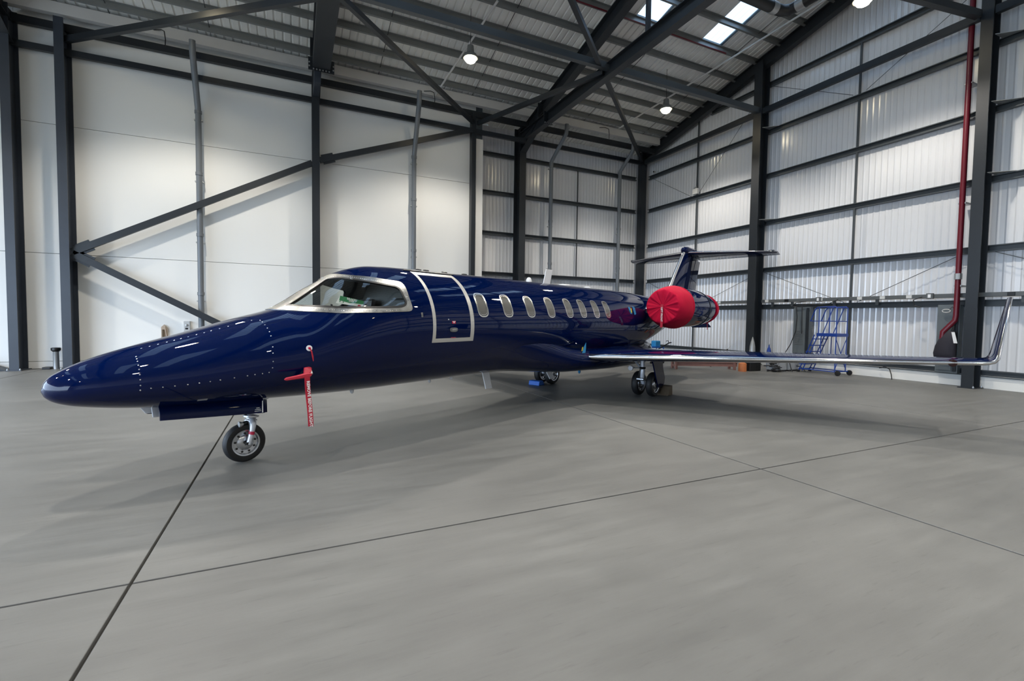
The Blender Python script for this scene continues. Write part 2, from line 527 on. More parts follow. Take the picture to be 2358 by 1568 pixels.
# back wall and the door wall (behind and left of the camera)
wb = empty('wall_back', (0, Y_B, 0), kind='structure')
clad_wall(wb, X_L, X_R, Y_B, 0.33, lambda a: 10.45, math.pi, lambda a, w, y: (a + w, y, 0))
MB().box((X_L, Y_B - 0.2, 0), (X_R, Y_B - 0.12, 10.7)).build('outer_skin', M['greypanel'], wb)
MB().box((X_L, Y_B - 0.1, 0), (X_R, Y_B + 0.12, 0.34)).build('upstand', M['panelwhite'], wb)
girts(wb, GZ[:6], X_L, X_R - 0.2, Y_B + 0.12, True)
wd = empty('wall_door', (DOOR_X, 4, 0), kind='structure')
MB().box((DOOR_X - 0.15, Y_B, 0), (DOOR_X, DOOR_Y0, 11)).build('panel', M['clad'], wd)
MB().box((DOOR_X - 0.15, DOOR_Y1, 0), (DOOR_X, Y_F, 11)).build('panel', M['clad'], wd)
b = MB()
b.add([(DOOR_X + dx, y, z) for dx in (-0.15, 0) for y, z in ((Y_B, DOOR_H), (Y_F, DOOR_H), (Y_F, roofz(Y_F)), (RIDGE, roofz(RIDGE)), (Y_B, roofz(Y_B)))],
      [(0, 1, 2, 3, 4), (9, 8, 7, 6, 5), (0, 5, 6, 1), (1, 6, 7, 2), (2, 7, 8, 3), (3, 8, 9, 4), (4, 9, 5, 0)])
b.build('gable_panel', M['clad'], wd)
MB().box((DOOR_X - 0.2, DOOR_Y0 - 0.15, 0), (DOOR_X + 0.05, DOOR_Y0 + 0.1, DOOR_H + 0.1)).build('door_jamb', M['steel'], wd)
MB().box((DOOR_X - 0.2, DOOR_Y1 - 0.1, 0), (DOOR_X + 0.05, DOOR_Y1 + 0.15, DOOR_H + 0.1)).build('door_jamb', M['steel'], wd)

# ceiling: ribbed sheets up the slope, clear skylight sheets, purlins
ceil = empty('ceiling', (0, RIDGE, 0), kind='structure')
RS = 1.0
def slope_sheet(name, m, x, w, y0, y1, nrib, ribd=0.03, dz=0.0):
    pitch = w / nrib
    pts = [(0, 0)]
    for k in range(nrib):
        c = (k + 0.5) * pitch
        pts += [(c - 0.04, 0), (c - 0.018, ribd), (c + 0.018, ribd), (c + 0.04, 0)]
    pts += [(w, 0)]
    b = MB()
    b.grid([[(x + a, y0, roofz(y0) + d + dz) for a, d in pts], [(x + a, y1, roofz(y1) + d + dz) for a, d in pts]])
    return b.build(name, m, ceil, recalc=False)
SKY = [-13.4, -10.4, -5.4, -2.4, 2.6, 5.6, 10.62, 13.66]
def is_sky(x):
    return any(abs(x - q) < 0.02 for q in SKY)
edges = sorted(set([round(q, 3) for q in SKY] + [round(q + 1.0, 3) for q in SKY]))
xs = [X_L - 0.2]
for e in edges + [X_R + 0.25]:
    if e - xs[-1] < 1e-3: continue
    n = max(1, round((e - xs[-1]) / RS))
    st = (e - xs[-1]) / n
    for k in range(1, n + 1): xs.append(xs[-1] + st if k < n else e)
for i in range(len(xs) - 1):
    x, w = xs[i], xs[i + 1] - xs[i]
    nr = max(1, round(w / 0.225))
    for side in (0, 1):
        lo, hi = (Y_F + 0.15, RIDGE) if side == 0 else (RIDGE, Y_B - 0.2)
        if is_sky(x):
            a, c = (13.18, 6.2) if side == 0 else (1.8, -5.2)
            slope_sheet('roof_sheet', M['roofsheet'], x, w, lo, a, nr)
            slope_sheet('skylight_sheet', M['skylight'], x, w, a, c, nr)
            slope_sheet('roof_sheet', M['roofsheet'], x, w, c, hi, nr)
        else:
            slope_sheet('roof_sheet', M['roofsheet'], x, w, lo, hi, nr)
# weather skin above the liner, open over the skylights
def skin_piece(xa, xb, ya, yb):
    b = MB()
    b.add([(xx, yy, roofz(yy) + zz) for zz in (0.10, 0.14) for xx, yy in ((xa, ya), (xb, ya), (xb, yb), (xa, yb))],
          [(0, 1, 2, 3), (7, 6, 5, 4), (0, 4, 5, 1), (1, 5, 6, 2), (2, 6, 7, 3), (3, 7, 4, 0)])
    b.build('weather_skin', M['greypanel'], ceil)
bounds = [X_L - 0.2]
for q in SKY: bounds += [q, q + 1.0]
bounds += [X_R + 0.3]
for i in range(len(bounds) - 1):
    xa, xb = bounds[i], bounds[i + 1]
    if i % 2 == 0:
        skin_piece(xa, xb, Y_F + 0.2, RIDGE); skin_piece(xa, xb, RIDGE, Y_B - 0.25)
    else:
        skin_piece(xa, xb, Y_F + 0.2, 13.18); skin_piece(xa, xb, 6.2, RIDGE); skin_piece(xa, xb, RIDGE, 1.8); skin_piece(xa, xb, -5.2, Y_B - 0.25)
ZP = [(-0.06, -0.105), (0.005, -0.105), (0.005, 0.085), (0.06, 0.085), (0.06, 0.105), (-0.005, 0.105), (-0.005, -0.085), (-0.06, -0.085)]
PY = [18.62, 17.95, 17.2, 16.45, 15.7, 14.98, 14.08, 13.1, 12.12, 11.19, 10.2, 9.2, 8.2, 7.2, 6.2, 5.2, 4.4]
for y in PY + [2 * RIDGE - q for q in PY]:
    z = roofz(y) - 0.125
    MB().extrude(ZP, (X_L, y, z), (X_R - 0.1, y, z), (0, 0.229 if y > RIDGE else -0.229, 0.97)).build('purlin', M['purlin'], ceil)
# pale eave purlin and dark eave beam under it
EP = [(-0.10, -0.17), (0.10, -0.17), (0.10, -0.10), (0.05, -0.06), (0.05, 0.06), (0.10, 0.10), (0.10, 0.16), (-0.10, 0.16)]
o = MB().extrude([(-a, bb) for a, bb in EP], (X_L, 18.42, 10.58), (16.5, 18.42, 10.58)).build('eave_purlin', M['eave'], ceil)
# sag rods running up the roof slope between purlins
for x in (-2.4, 2.9, 6.6, 12.0, -5.0, 15.4):
    MB().tube([(x, 18.4, roofz(18.4) - 0.1), (x, 9.0, roofz(9.0) - 0.1)], 0.011, 6).build('sag_rod', M['steel'], ceil)

# ------------------------------------------------------------------ steel frame (each member a thing of its own)
def column(x0, x1, y0, y1, top, label, face='y', m='steel', plate=True):
    cx, cyy = (x0 + x1) / 2, (y0 + y1) / 2
    root = empty('steel_column', (cx, cyy, 0), label, 'column', 'steel columns along the walls')
    if face == 'y':
        MB().ibeam((cx, cyy, 0), (cx, cyy, top), x1 - x0, y1 - y0, 0.03, 0.02, (0, 1, 0)).build('shaft', M[m], root)
    elif face == 'x':
        MB().ibeam((cx, cyy, 0), (cx, cyy, top), y1 - y0, x1 - x0, 0.03, 0.02, (1, 0, 0)).build('shaft', M[m], root)
    else:
        MB().box((x0, y0, 0), (x1, y1, top)).build('shaft', M[m], root, bevel=0.008)
    if plate:
        MB().box((x0 - 0.06, y0 - 0.05, 0), (x1 + 0.06, y1 + 0.05, 0.022)).build('base_plate', M[m], root)
        for sx in (x0 - 0.03, x1 + 0.03):
            MB().lathe([(0, 0.022), (0.03, 0.022), (0.031, 0.012), (0.05, 0.012)], (sx, y0 - 0.02, 0.022), (0, 0, 1), 6).build('anchor_bolt', M['galv'], root)
    return root
column(-7.475, -7.262, 18.28, 18.82, 10.4, 'leftmost dark blue steel column against the white wall', m='steel2')
column(-6.285, -6.064, 18.25, 18.82, 10.3, 'dark blue steel column holding the two diagonal wall braces', m='steel2')
column(0.61, 0.85, 18.25, 18.82, 10.2, 'charcoal steel column on the white wall above the cockpit', m='steel')
column(6.69, 6.87, 18.52, 18.80, 10.2, 'slim charcoal post at the right end of the white wall', face='box')
column(9.23, 9.54, 19.2, 19.82, 10.4, 'charcoal steel column dividing the ribbed far wall, under the roof truss', m='steel')
column(16.35, 16.66, 19.42, 19.75, 10.4, 'charcoal steel post in the far corner of the hangar', face='box')
column(16.36, 16.8, 12.64, 12.98, roofz(12.8) - 0.4, 'charcoal column on the ribbed right wall behind the tailplane', face='x')
column(16.4, 16.8, 6.04, 6.29, roofz(6.2) - 0.4, 'charcoal column on the right wall beside the red pipe', face='x')

def rafter(x, w, y0, y1, dtop, depth, label, hy=None, name='roof_rafter', m='steel'):
    root = empty(name, (x, y0, 0), label, 'rafter', 'roof rafters')
    z0, z1 = roofz(y0) - dtop - depth / 2, roofz(y1) - dtop - depth / 2
    MB().ibeam((x, y0, z0), (x, y1, z1), w, depth, 0.028, 0.018).build('beam', M[m], root)
    if hy:   # haunch under the eave end
        zt0, zt1 = roofz(y0) - dtop - depth, roofz(hy) - dtop - depth
        b = MB()
        pr = [(y0, zt0), (hy, zt1), (hy, zt1 - 0.04), (y0, zt0 - 0.55)]
        b.add([(x + sx, y, z) for sx in (-0.012, 0.012) for y, z in pr], [(0, 1, 2, 3), (7, 6, 5, 4), (0, 4, 5, 1), (1, 5, 6, 2), (2, 6, 7, 3), (3, 7, 4, 0)])
        b.build('haunch_web', M[m], root)
        MB().bar((x, y0, zt0 - 0.55), (x, hy, zt1 - 0.04), w, 0.028).build('haunch_flange', M[m], root)
        MB().bar((x, hy + 0.03, zt1 - 0.06), (x, hy + 0.03, zt1 + depth), w + 0.16, 0.03, (0, 1, 0)).build('end_plate', M[m], root)
        for k in range(5):
            for sx in (-1, 1):
                MB().lathe([(0, 0.02), (0.02, 0.02)], (x + sx * (w / 2 + 0.045), hy + 0.05, zt1 + 0.06 + k * 0.1), (0, 1, 0), 6).build('bolt', M['galv'], root)
    return root
rafter(0.74, 0.28, 18.5, RIDGE, 0.28, 0.55, 'dark roof rafter above the white wall left of the lamp', hy=17.1)
rafter(9.39, 0.29, 19.4, RIDGE, 0.45, 0.5, 'heavy dark sloping rafter rising from the far wall column', hy=17.4)
rafter(16.6, 0.24, 19.7, RIDGE, 0.17, 0.45, 'dark end rafter along the top of the right wall')
rafter(-7.37, 0.26, 18.5, RIDGE, 0.28, 0.55, 'dark roof rafter above the leftmost column', hy=17.1)
for x in (0.74, 9.39, 16.6, -7.37):
    rafter(x, 0.28, Y_B + 0.2, RIDGE, 0.28, 0.5, 'dark rear slope roof rafter ' + {0.74: 'over the cockpit bay', 9.39: 'over the wing bay', 16.6: 'against the right wall', -7.37: 'nearest the open door'}[x], name='rear_rafter')

def beam(name, label, p0, p1, w, h, kind='bar', m='steel', cat='beam', group=None):
    b = MB()
    if kind == 'i': b.ibeam(p0, p1, w, h)
    elif kind == 'tube': b.tube([p0, p1], w / 2, 12)
    else: b.bar(p0, p1, w, h)
    o = b.build(name, M[m])
    return tag(o, label, cat, group)
beam('tie_beam', 'horizontal dark tie beam under the heavy rafter by the skylights', (9.28, 19.2, 9.76), (9.28, -6, 9.76), 0.26, 0.42, 'i')
tbr = empty('tie_beam', (0.86, 17.0, 9.8), 'wide dark beam with bolted end plate above the middle wall column', 'beam')
MB().bar((0.86, 17.05, 10.02), (0.86, -6, 10.02), 0.54, 0.30).build('beam', M['steel'], tbr)
MB().bar((0.86, 17.09, 9.80), (0.86, 17.09, 10.2), 0.80, 0.05, (0, 1, 0)).build('end_plate', M['steel'], tbr)
for k in range(6):
    MB().lathe([(0, 0.024), (0.03, 0.024)], (0.62 + 0.096 * k, 17.06, 9.83), (0, -1, 0.0), 6).build('bolt', M['galv'], tbr)
for sx in (0.49, 1.23):
    for z in (9.9, 10.02): MB().lathe([(0, 0.024), (0.03, 0.024)], (sx, 17.06, z), (0, -1, 0), 6).build('bolt', M['galv'], tbr)
MB().box((0.64, 17.12, 9.45), (0.84, 18.24, 10.15)).build('stub', M['steel2'], tbr, bevel=0.006)
tpl = empty('splice_plate', (9.28, 16.75, 9.5), 'dark bolted splice plate on the tie beam near the far wall column', 'plate')
MB().bar((9.28, 16.75, 9.52), (9.28, 16.75, 10.0), 0.40, 0.04, (0, 1, 0)).build('plate', M['steel'], tpl)
for k in range(5):
    MB().lathe([(0, 0.024), (0.03, 0.024)], (9.12 + 0.08 * k, 16.73, 9.56), (0, -1, 0), 6).build('bolt', M['galv'], tpl)
beam('truss_hanger', 'short vertical hanger between tie beam and rafter near the skylight', (9.30, 10.95, 9.97), (9.30, 10.95, roofz(10.95) - 0.9), 0.11, 0.11, m='steel2')
beam('wind_chord', 'long grey horizontal strut crossing the roof to the right wall column', (X_L, 12.8, 9.9), (16.4, 12.8, 9.9), 0.17, 0.20, m='girt')
BR = 'horizontal roof braces'
beam('roof_brace', 'dark diagonal roof brace from the second column at upper left', (-6.1, 18.5, 9.78), (0.9, 12.9, 9.78), 0.13, 0.17, group=BR)
beam('roof_brace', 'dark diagonal roof brace rising left from the slim post top', (6.75, 18.55, 9.78), (1.1, 12.9, 9.78), 0.13, 0.15, group=BR)
beam('roof_brace', 'dark roof brace from slim post top to the heavy tie beam', (6.95, 18.55, 9.78), (9.2, 12.95, 9.78), 0.13, 0.15, group=BR)
beam('roof_brace', 'dark diagonal roof brace from far corner post over the tie beam', (16.2, 19.3, 9.9), (2.6, 7.1, 9.9), 0.13, 0.15, group=BR)
beam('roof_brace', 'dark roof brace at the top right corner column', (16.3, 6.3, 9.82), (13.2, 6.95, 9.95), 0.16, 0.18, group=BR)
beam('eave_tie', 'dark eave tie running along the white wall', (X_L, 18.62, 9.46), (9.2, 18.62, 9.46), 0.12, 0.18)
beam('eave_tie', 'dark eave tie above the ribbed far wall', (9.5, 19.42, 9.81), (16.4, 19.42, 9.81), 0.12, 0.18)
beam('eave_beam', 'dark eave beam under the pale gutter line', (X_L, 18.72, 10.2), (16.5, 18.72, 10.2), 0.16, 0.22)
beam('wall_strut', 'dark strut between the far corner post and right wall column', (16.45, 19.3, 9.82), (16.45, 13.0, 9.82), 0.14, 0.20)
beam('wall_strut', 'dark strut between the two columns of the right wall', (16.45, 12.6, 9.82), (16.45, 6.3, 9.82), 0.14, 0.20)
beam('wall_strut', 'dark strut at the upper right edge beyond the red pipe column', (16.45, 6.0, 9.82), (16.45, -9.0, 9.82), 0.14, 0.20)
# wall braces on the white wall
def wall_brace(label, p0, p1):
    root = empty('wall_brace', p0, label, 'brace', 'diagonal braces on the white wall')
    MB().bar(p0, p1, 0.10, 0.20, (0, 0, 1)).build('bar', M['steel'], root)
    d = (Vector(p1) - Vector(p0)).normalized()
    a = Vector(p0) + d * 0.1
    MB().bar(a, a + d * 0.42, 0.03, 0.34, (0, 0, 1)).build('gusset', M['steel'], root)
    for k in range(3):
        q = a + d * (0.1 + 0.1 * k) + Vector((0, -0.02, 0))
        MB().lathe([(0, 0.022), (0.03, 0.022)], q, (0, -1, 0), 6).build('bolt', M['steel'], root)
wall_brace('long dark brace rising across the white wall to the slim post', (-6.05, 18.45, 3.54), (0.61, 18.45, 7.18))
wall_brace('upper dark brace on the white wall right of the middle column', (0.85, 18.45, 7.31), (6.70, 18.45, 9.44))
wall_brace('dark brace falling behind the aircraft nose from the second column', (-6.05, 18.45, 3.50), (-0.02, 18.45, 0.12))

# ------------------------------------------------------------------ downpipes
def downpipe(label, x, y, zb, ytop, ztop, xtop=None):
    root = empty('downpipe', (x, y, 0), label, 'pipe', 'grey rainwater pipes')
    xt = x if xtop is None else xtop
    MB().tube([(x, y, 0.05), (x, y, zb - 0.12), (x, y - 0.03, zb), (xt, ytop + 0.05, ztop - 0.15), (xt, ytop, ztop + 0.25)], 0.09, 14).build('pipe', M['pvc'], root, smooth=True)
    for z in (2.35, 4.3, 6.3, zb - 0.15):
        MB().lathe([(0, 0.092), (0, 0.106), (0.10, 0.106), (0.10, 0.092)], (x, y, z), (0, 0, 1), 14).build('socket', M['pvc'], root, smooth=True)
        MB().box((x - 0.12, y - 0.02, z - 0.22), (x + 0.12, y + 0.12, z - 0.18)).build('clip', M['galv'], root)
    return root
downpipe('grey rainwater pipe on the white wall behind the nose', -2.83, 18.6, 8.45, 17.75, 9.97)
downpipe('grey rainwater pipe on the white wall above the cabin door', 4.31, 18.6, 8.1, 17.75, 9.95)
downpipe('grey rainwater pipe on the ribbed wall behind the white antenna', 11.07, 19.6, 9.15, 18.25, 10.15)
downpipe('grey rainwater pipe on the ribbed wall nearest the far corner', 15.08, 19.6, 9.25, 18.6, 10.12)

# red sprinkler pipe on the right wall
rp = empty('red_pipe', (16.6, 6.55, 0), 'dark red fire main pipe running up the right wall', 'pipe')
MB().tube([(16.56, 6.53, 12.9), (16.56, 6.53, 1.95), (16.54, 6.54, 1.82), (16.46, 6.76, 1.5), (16.46, 6.78, 1.2)], 0.065, 12).build('pipe', M['redpipe'], rp, smooth=True)
for z in (2.75, 5.0, 8.2):
    MB().box((16.54, 6.45, z), (16.9, 6.61, z + 0.04)).build('pipe_clip', M['galv'], rp)
MB().lathe([(0, 0.068), (0, 0.082), (0.16, 0.082), (0.16, 0.068)], (16.56, 6.53, 2.95), (0, 0, 1), 12).build('coupling', M['galv'], rp)

# red lined pipe under a purlin
beam('sprinkler_line', 'thin dark red pipe under a roof purlin near the skylights', (4.0, 13.02, 11.80), (14.8, 13.02, 11.80), 0.05, 0.05, 'tube', 'redpipe', 'pipe')
for (lab, p0, p1) in (('pale conduit up the roof slope beside the left lamp', (5.03, 18.4, 10.38), (5.7, 13.6, 11.42)),
                      ('pale conduit up the roof slope past the right lamp', (13.6, 17.8, 10.52), (15.9, 9.5, 12.35))):
    beam('conduit', lab, p0, p1, 0.07, 0.07, 'tube', 'eave', 'conduit')

# black heater duct at the upper right
dk = empty('heater_duct', (13.0, 9.9, 11.0), 'black insulated duct with steel couplings under the roof at upper right', 'duct')
MB().tube([(6.0, 9.95, 11.25), (13.35, 9.95, 11.25)], 0.16, 16).build('pipe_run', M['duct'], dk, smooth=True)
MB().tube([(13.35, 9.95, 11.25), (13.6, 9.93, 11.25), (13.78, 9.8, 11.25), (13.82, 9.6, 11.25)], 0.16, 16).build('elbow', M['duct'], dk, smooth=True)
MB().tube([(13.82, 9.6, 11.25), (14.05, 4.0, 11.25)], 0.16, 16).build('pipe_run', M['duct'], dk, smooth=True)
MB().tube([(13.12, 9.95, 11.25), (13.34, 9.95, 11.25)], 0.175, 16).build('coupling', M['galv'], dk, smooth=True)
MB().tube([(13.82, 9.58, 11.25), (13.83, 9.34, 11.25)], 0.175, 16).build('coupling', M['galv'], dk, smooth=True)
for x in (8.5, 11.6):
    MB().tube([(x, 9.95, 11.4), (x, 9.95, roofz(9.95) - 0.1)], 0.008, 6).build('hanger_wire', M['galv'], dk)

# ------------------------------------------------------------------ lamps
def lamp(x, y, label):
    z = 10.12
    root = empty('high_bay_lamp', (x, y, z), label, 'lamp', 'round high bay lamps under the roof')
    MB().lathe([(0.42, 0.06), (0.40, 0.10), (0.18, 0.12), (0.12, 0.20), (0.02, 0.235), (0.0, 0.235), (0.0, 0.20), (0.03, 0.19)], (x, y, z), (0, 0, 1), 24).build('housing', M['lampbody'], root, smooth=True)
    MB().lathe([(-0.15, 0.0), (-0.14, 0.07), (-0.10, 0.14), (-0.04, 0.185), (0.012, 0.195)], (x, y, z), (0, 0, 1), 24).build('lens', M['lens'], root, smooth=True)
    MB().tube([(x, y, z + 0.42), (x, y, roofz(y) + 0.005)], 0.008, 6).build('cable', M['cable'], root)
    ld = bpy.data.lights.new('lamp_light', 'SPOT')
    ld.energy = LAMP_W; ld.color = LAMP_COL; ld.spot_size = R(126); ld.spot_blend = 0.45; ld.shadow_soft_size = 0.17
    lo = bpy.data.objects.new('lamp_light', ld)
    COL.objects.link(lo); lo.parent = root; lo.location = (0, 0, -0.18)
names = {(5.23, 14.71): 'glowing round lamp under the roof left of the heavy rafter', (13.49, 14.7): 'glowing round lamp under the roof near the far corner',
         (13.5, 7.56): 'glowing round lamp cut by the top edge over the right wall'}
for x in (-11.3, -3.03, 5.23, 13.5):
    for y in (14.7, 7.56, 0.42, -6.72):
        lab = None
        for (a, c), l in names.items():
            if abs(a - x) < 0.1 and abs(c - y) < 0.1: lab = l
        col_ = {-11.3: 'nearest the open door', -3.03: 'over the aircraft nose bay', 5.23: 'over the cabin bay', 13.5: 'over the tail bay'}[x]
        row_ = {14.7: 'along the white wall', 7.56: 'in the second row from the white wall', 0.42: 'in the row overhead', -6.72: 'in the row behind the viewer'}[y]
        lamp(x, y, lab or 'round roof lamp %s, %s' % (col_, row_))

# ================================================================== THE AIRCRAFT
# local axes: x = metres aft of the nose wheel, y = starboard, z = up from the floor; port side is y = -t
jet = empty('business_jet', (-0.5427, 6.2268, 0), 'glossy navy blue twin engine business jet parked across the hangar', 'aircraft', local=True, rz=R(24.868802))
S_ = np.array([-1.668, -1.65, -1.54, -1.34, -1.05, -.6, -.1, .35, .8, 1.25, 1.6, 2.0, 2.6, 3.6, 5, 6.5, 8, 9.2, 10.5, 11.8, 13.2, 14.6, 15.4])
W_ = np.array([.01, .07, .19, .31, .42, .545, .655, .73, .79, .83, .855, .87, .875, .875, .875, .875, .86, .8, .68, .52, .34, .2, .12])
T_ = np.array([1.025, 1.085, 1.185, 1.285, 1.385, 1.519, 1.674, 1.808, 2.082, 2.34, 2.427, 2.447, 2.449, 2.455, 2.462, 2.467, 2.47, 2.462, 2.42, 2.38, 2.34, 2.28, 2.24])
B_ = np.array([1.0, .955, .878, .826, .782, .743, .735, .722, .708, .70, .70, .705, .712, .722, .725, .74, .77, .87, 1.12, 1.44, 1.75, 1.95, 2.05])
def pslopes(xp, fp):
    h = np.diff(xp); d = np.diff(fp) / h; m = np.zeros_like(fp); m[0] = d[0]; m[-1] = d[-1]
    for i in range(1, len(xp) - 1):
        if d[i - 1] * d[i] > 0:
            m[i] = 3 * (h[i] + h[i - 1]) / ((2 * h[i] + h[i - 1]) / d[i - 1] + (h[i] + 2 * h[i - 1]) / d[i])
    return m
SL = {k: pslopes(S_, v) for k, v in (('w', W_), ('t', T_), ('b', B_))}
def pc(x, fp, m):
    i = np.clip(np.searchsorted(S_, x) - 1, 0, len(S_) - 2)
    h = S_[i + 1] - S_[i]; t = (x - S_[i]) / h
    return fp[i] * (1 + 2 * t) * (1 - t) ** 2 + m[i] * h * t * (1 - t) ** 2 + fp[i + 1] * t * t * (3 - 2 * t) + m[i + 1] * h * t * t * (t - 1)
def FS(s, thd):
    """fuselage skin point for stations s and angles thd (deg: 0 port, 90 top, 180 starboard, -90 keel)"""
    s = np.clip(np.asarray(s, float), S_[0], S_[-1]); th = np.radians(np.asarray(thd, float))
    w = pc(s, W_, SL['w']); T = pc(s, T_, SL['t']); Bz = pc(s, B_, SL['b'])
    k = np.interp(s, [-1.7, 0, .8, 2, 20], [.45, .46, .45, .5, .5]); c = Bz + (T - Bz) * k
    n = np.interp(s, [-1.7, -.5, .35, .8, 1.3, 2.0, 20], [2, 2.05, 2.1, 2.15, 2.05, 2., 2.])
    cs, sn = np.cos(th), np.sin(th)
    e = np.where(sn > 0, 2 / n, 2 / n)
    y = -w * np.sign(cs) * np.abs(cs) ** np.where(sn > 0, 2 / n, 1.0)
    z = np.where(sn > 0, c + (T - c) * np.abs(sn) ** (2 / n), c - (c - Bz) * np.abs(sn))
    return np.stack([s, y, z], -1)
def FN(s, thd):
    s = np.clip(np.asarray(s, float), S_[0] + 0.003, S_[-1] - 0.003); thd = np.asarray(thd, float)
    ds = 0.002; dt = 0.4
    a = FS(s + ds, thd) - FS(s - ds, thd)
    b = FS(s, thd + dt) - FS(s, thd - dt)
    n = np.cross(a, b)
    L = np.linalg.norm(n, axis=-1, keepdims=True)
    return n / np.maximum(L, 1e-9)

VS = 0.8   # metres per radian used to make the (station, angle) chart nearly isotropic
def to2(p): return (p[0], math.radians(p[1]) * VS)
def from2(q): return (q[0], math.degrees(q[1] / VS))
def dens(poly, step):
    out = []
    n = len(poly)
    for i in range(n):
        a, b = poly[i], poly[(i + 1) % n]
        d = math.hypot(b[0] - a[0], b[1] - a[1])
        k = max(1, int(math.ceil(d / step)))
        for j in range(k):
            t = j / k
            out.append((a[0] + (b[0] - a[0]) * t, a[1] + (b[1] - a[1]) * t))
    return out
def inpoly(pts, poly):
    pts = np.asarray(pts); x, y = pts[:, 0], pts[:, 1]
    ins = np.zeros(len(pts), bool)
    n = len(poly)
    for i in range(n):
        x1, y1 = poly[i]; x2, y2 = poly[(i + 1) % n]
        if y1 == y2: continue
        c = ((y1 > y) != (y2 > y)) & (x < (x2 - x1) * (y - y1) / (y2 - y1) + x1)
        ins ^= c
    return ins
def rround(poly, r, n=5):
    """round the corners of a chart polygon"""
    out = []
    N = len(poly)
    for i in range(N):
        p0, p1, p2 = Vector(poly[i - 1]), Vector(poly[i]), Vector(poly[(i + 1) % N])
        a = (p0 - p1); b = (p2 - p1)
        rr = min(r, a.length * 0.45, b.length * 0.45)
        A = p1 + a.normalized() * rr; Bv = p1 + b.normalized() * rr
        for k in range(n + 1):
            t = k / n
            out.append(tuple((A * (1 - t) ** 2 + p1 * 2 * t * (1 - t) + Bv * t * t)))
    return out
def grow(poly, d):
    """offset a chart polygon outward by d"""
    N = len(poly)
    area = sum(poly[i][0] * poly[(i + 1) % N][1] - poly[(i + 1) % N][0] * poly[i][1] for i in range(N))
    sg = 1 if area > 0 else -1
    out = []
    for i in range(N):
        p0, p1, p2 = Vector(poly[i - 1]), Vector(poly[i]), Vector(poly[(i + 1) % N])
        a = (p1 - p0).normalized(); b = (p2 - p1).normalized()
        n = Vector((a.y + b.y, -a.x - b.x))
        if n.length < 1e-6: n = Vector((a.y, -a.x))
        n.normalize()
        k = max(0.5, n.dot(Vector((a.y, -a.x))))
        out.append(tuple(p1 + n * sg * d / k))
    return out
def chart_mesh(outer, holes, step=0.05, extra=None):
    """triangulate a chart region; returns chart points and triangles"""
    loops = [dens(outer, step)] + [dens(h, step * 0.6) for h in holes]
    vs, es = [], []
    for L in loops:
        b = len(vs); vs += L
        es += [(b + i, b + (i + 1) % len(L)) for i in range(len(L))]
    if extra is None:
        x0 = min(p[0] for p in outer); x1 = max(p[0] for p in outer); y0 = min(p[1] for p in outer); y1 = max(p[1] for p in outer)
        gx = np.linspace(x0, x1, max(2, int((x1 - x0) / step) + 1)); gy = np.linspace(y0, y1, max(2, int((y1 - y0) / step) + 1))
        extra = np.array([(a, c) for a in gx for c in gy])
    if len(extra):
        ok = inpoly(extra, loops[0])
        for h in loops[1:]: ok &= ~inpoly(extra, h)
        ex = extra[ok]
        bd = np.array(vs)
        keep = []
        for p in ex:
            if np.min(np.abs(bd - p).sum(1)) > step * 0.35: keep.append(tuple(p))
        vs = vs + keep
    r = geometry.delaunay_2d_cdt([Vector(v) for v in vs], es, [], 0, 1e-5)
    V2 = [(v.x, v.y) for v in r[0]]; F = r[2]
    F = [f for f in F]
    cen = np.array([np.mean([V2[i] for i in f], axis=0) for f in F])
    ok = inpoly(cen, loops[0])
    for h in loops[1:]: ok &= ~inpoly(cen, h)
    return V2, [f for f, k in zip(F, ok) if k], loops
def skin(name, m, parent, outer, holes=(), off=0.0, thick=0.0, step=0.05, extra=None, flip=False):
    """a panel lying on the fuselage skin: off = height above it, thick = edge depth below its face"""
    V2, F, loops = chart_mesh(outer, list(holes), step, extra)
    st = np.array([from2(v) for v in V2])
    P = FS(st[:, 0], st[:, 1]); N = FN(st[:, 0], st[:, 1])
    P = P + N * off
    verts = [tuple(p) for p in P]; faces = [tuple(f) for f in F]; nrm = [tuple(n) for n in N]
    # orient outward
    fixed = []
    for f in faces:
        a, b, c = (Vector(verts[i]) for i in f[:3])
        nn = (b - a).cross(c - a)
        fixed.append(f if nn.dot(Vector(nrm[f[0]])) > 0 else tuple(reversed(f)))
    faces = fixed
    if flip:
        faces = [tuple(reversed(f)) for f in faces]; nrm = [tuple(-x for x in n) for n in nrm]
    me = bpy.data.meshes.new(name)
    nsurf = len(verts)
    if thick:
        ed = {}
        for f in faces:
            for i in range(len(f)):
                e = (f[i], f[(i + 1) % len(f)])
                ed[e] = 1
        bnd = [e for e in ed if (e[1], e[0]) not in ed]
        for (a, b) in bnd:
            q = len(verts)
            pa, pb = Vector(verts[a]), Vector(verts[b]); na, nb = Vector(nrm[a]), Vector(nrm[b])
            out = (pb - pa).cross(na).normalized()
            verts += [tuple(pa), tuple(pa - na * thick), tuple(pb - nb * thick), tuple(pb)]
            nrm += [tuple(out)] * 4
            faces.append((q, q + 1, q + 2, q + 3))
    used = sorted(set(i for f in faces for i in f))
    mp = {o: i for i, o in enumerate(used)}
    verts = [verts[i] for i in used]; nrm = [nrm[i] for i in used]; faces = [tuple(mp[i] for i in f) for f in faces]
    me.from_pydata(verts, [], faces)
    me.materials.append(m)
    for p in me.polygons: p.use_smooth = True
    me.normals_split_custom_set_from_vertices(nrm)
    me.update()
    o = bpy.data.objects.new(name, me)
    COL.objects.link(o); o.parent = parent
    return o
def mirror(poly): return [(p[0], math.pi * VS - p[1]) for p in poly][::-1]

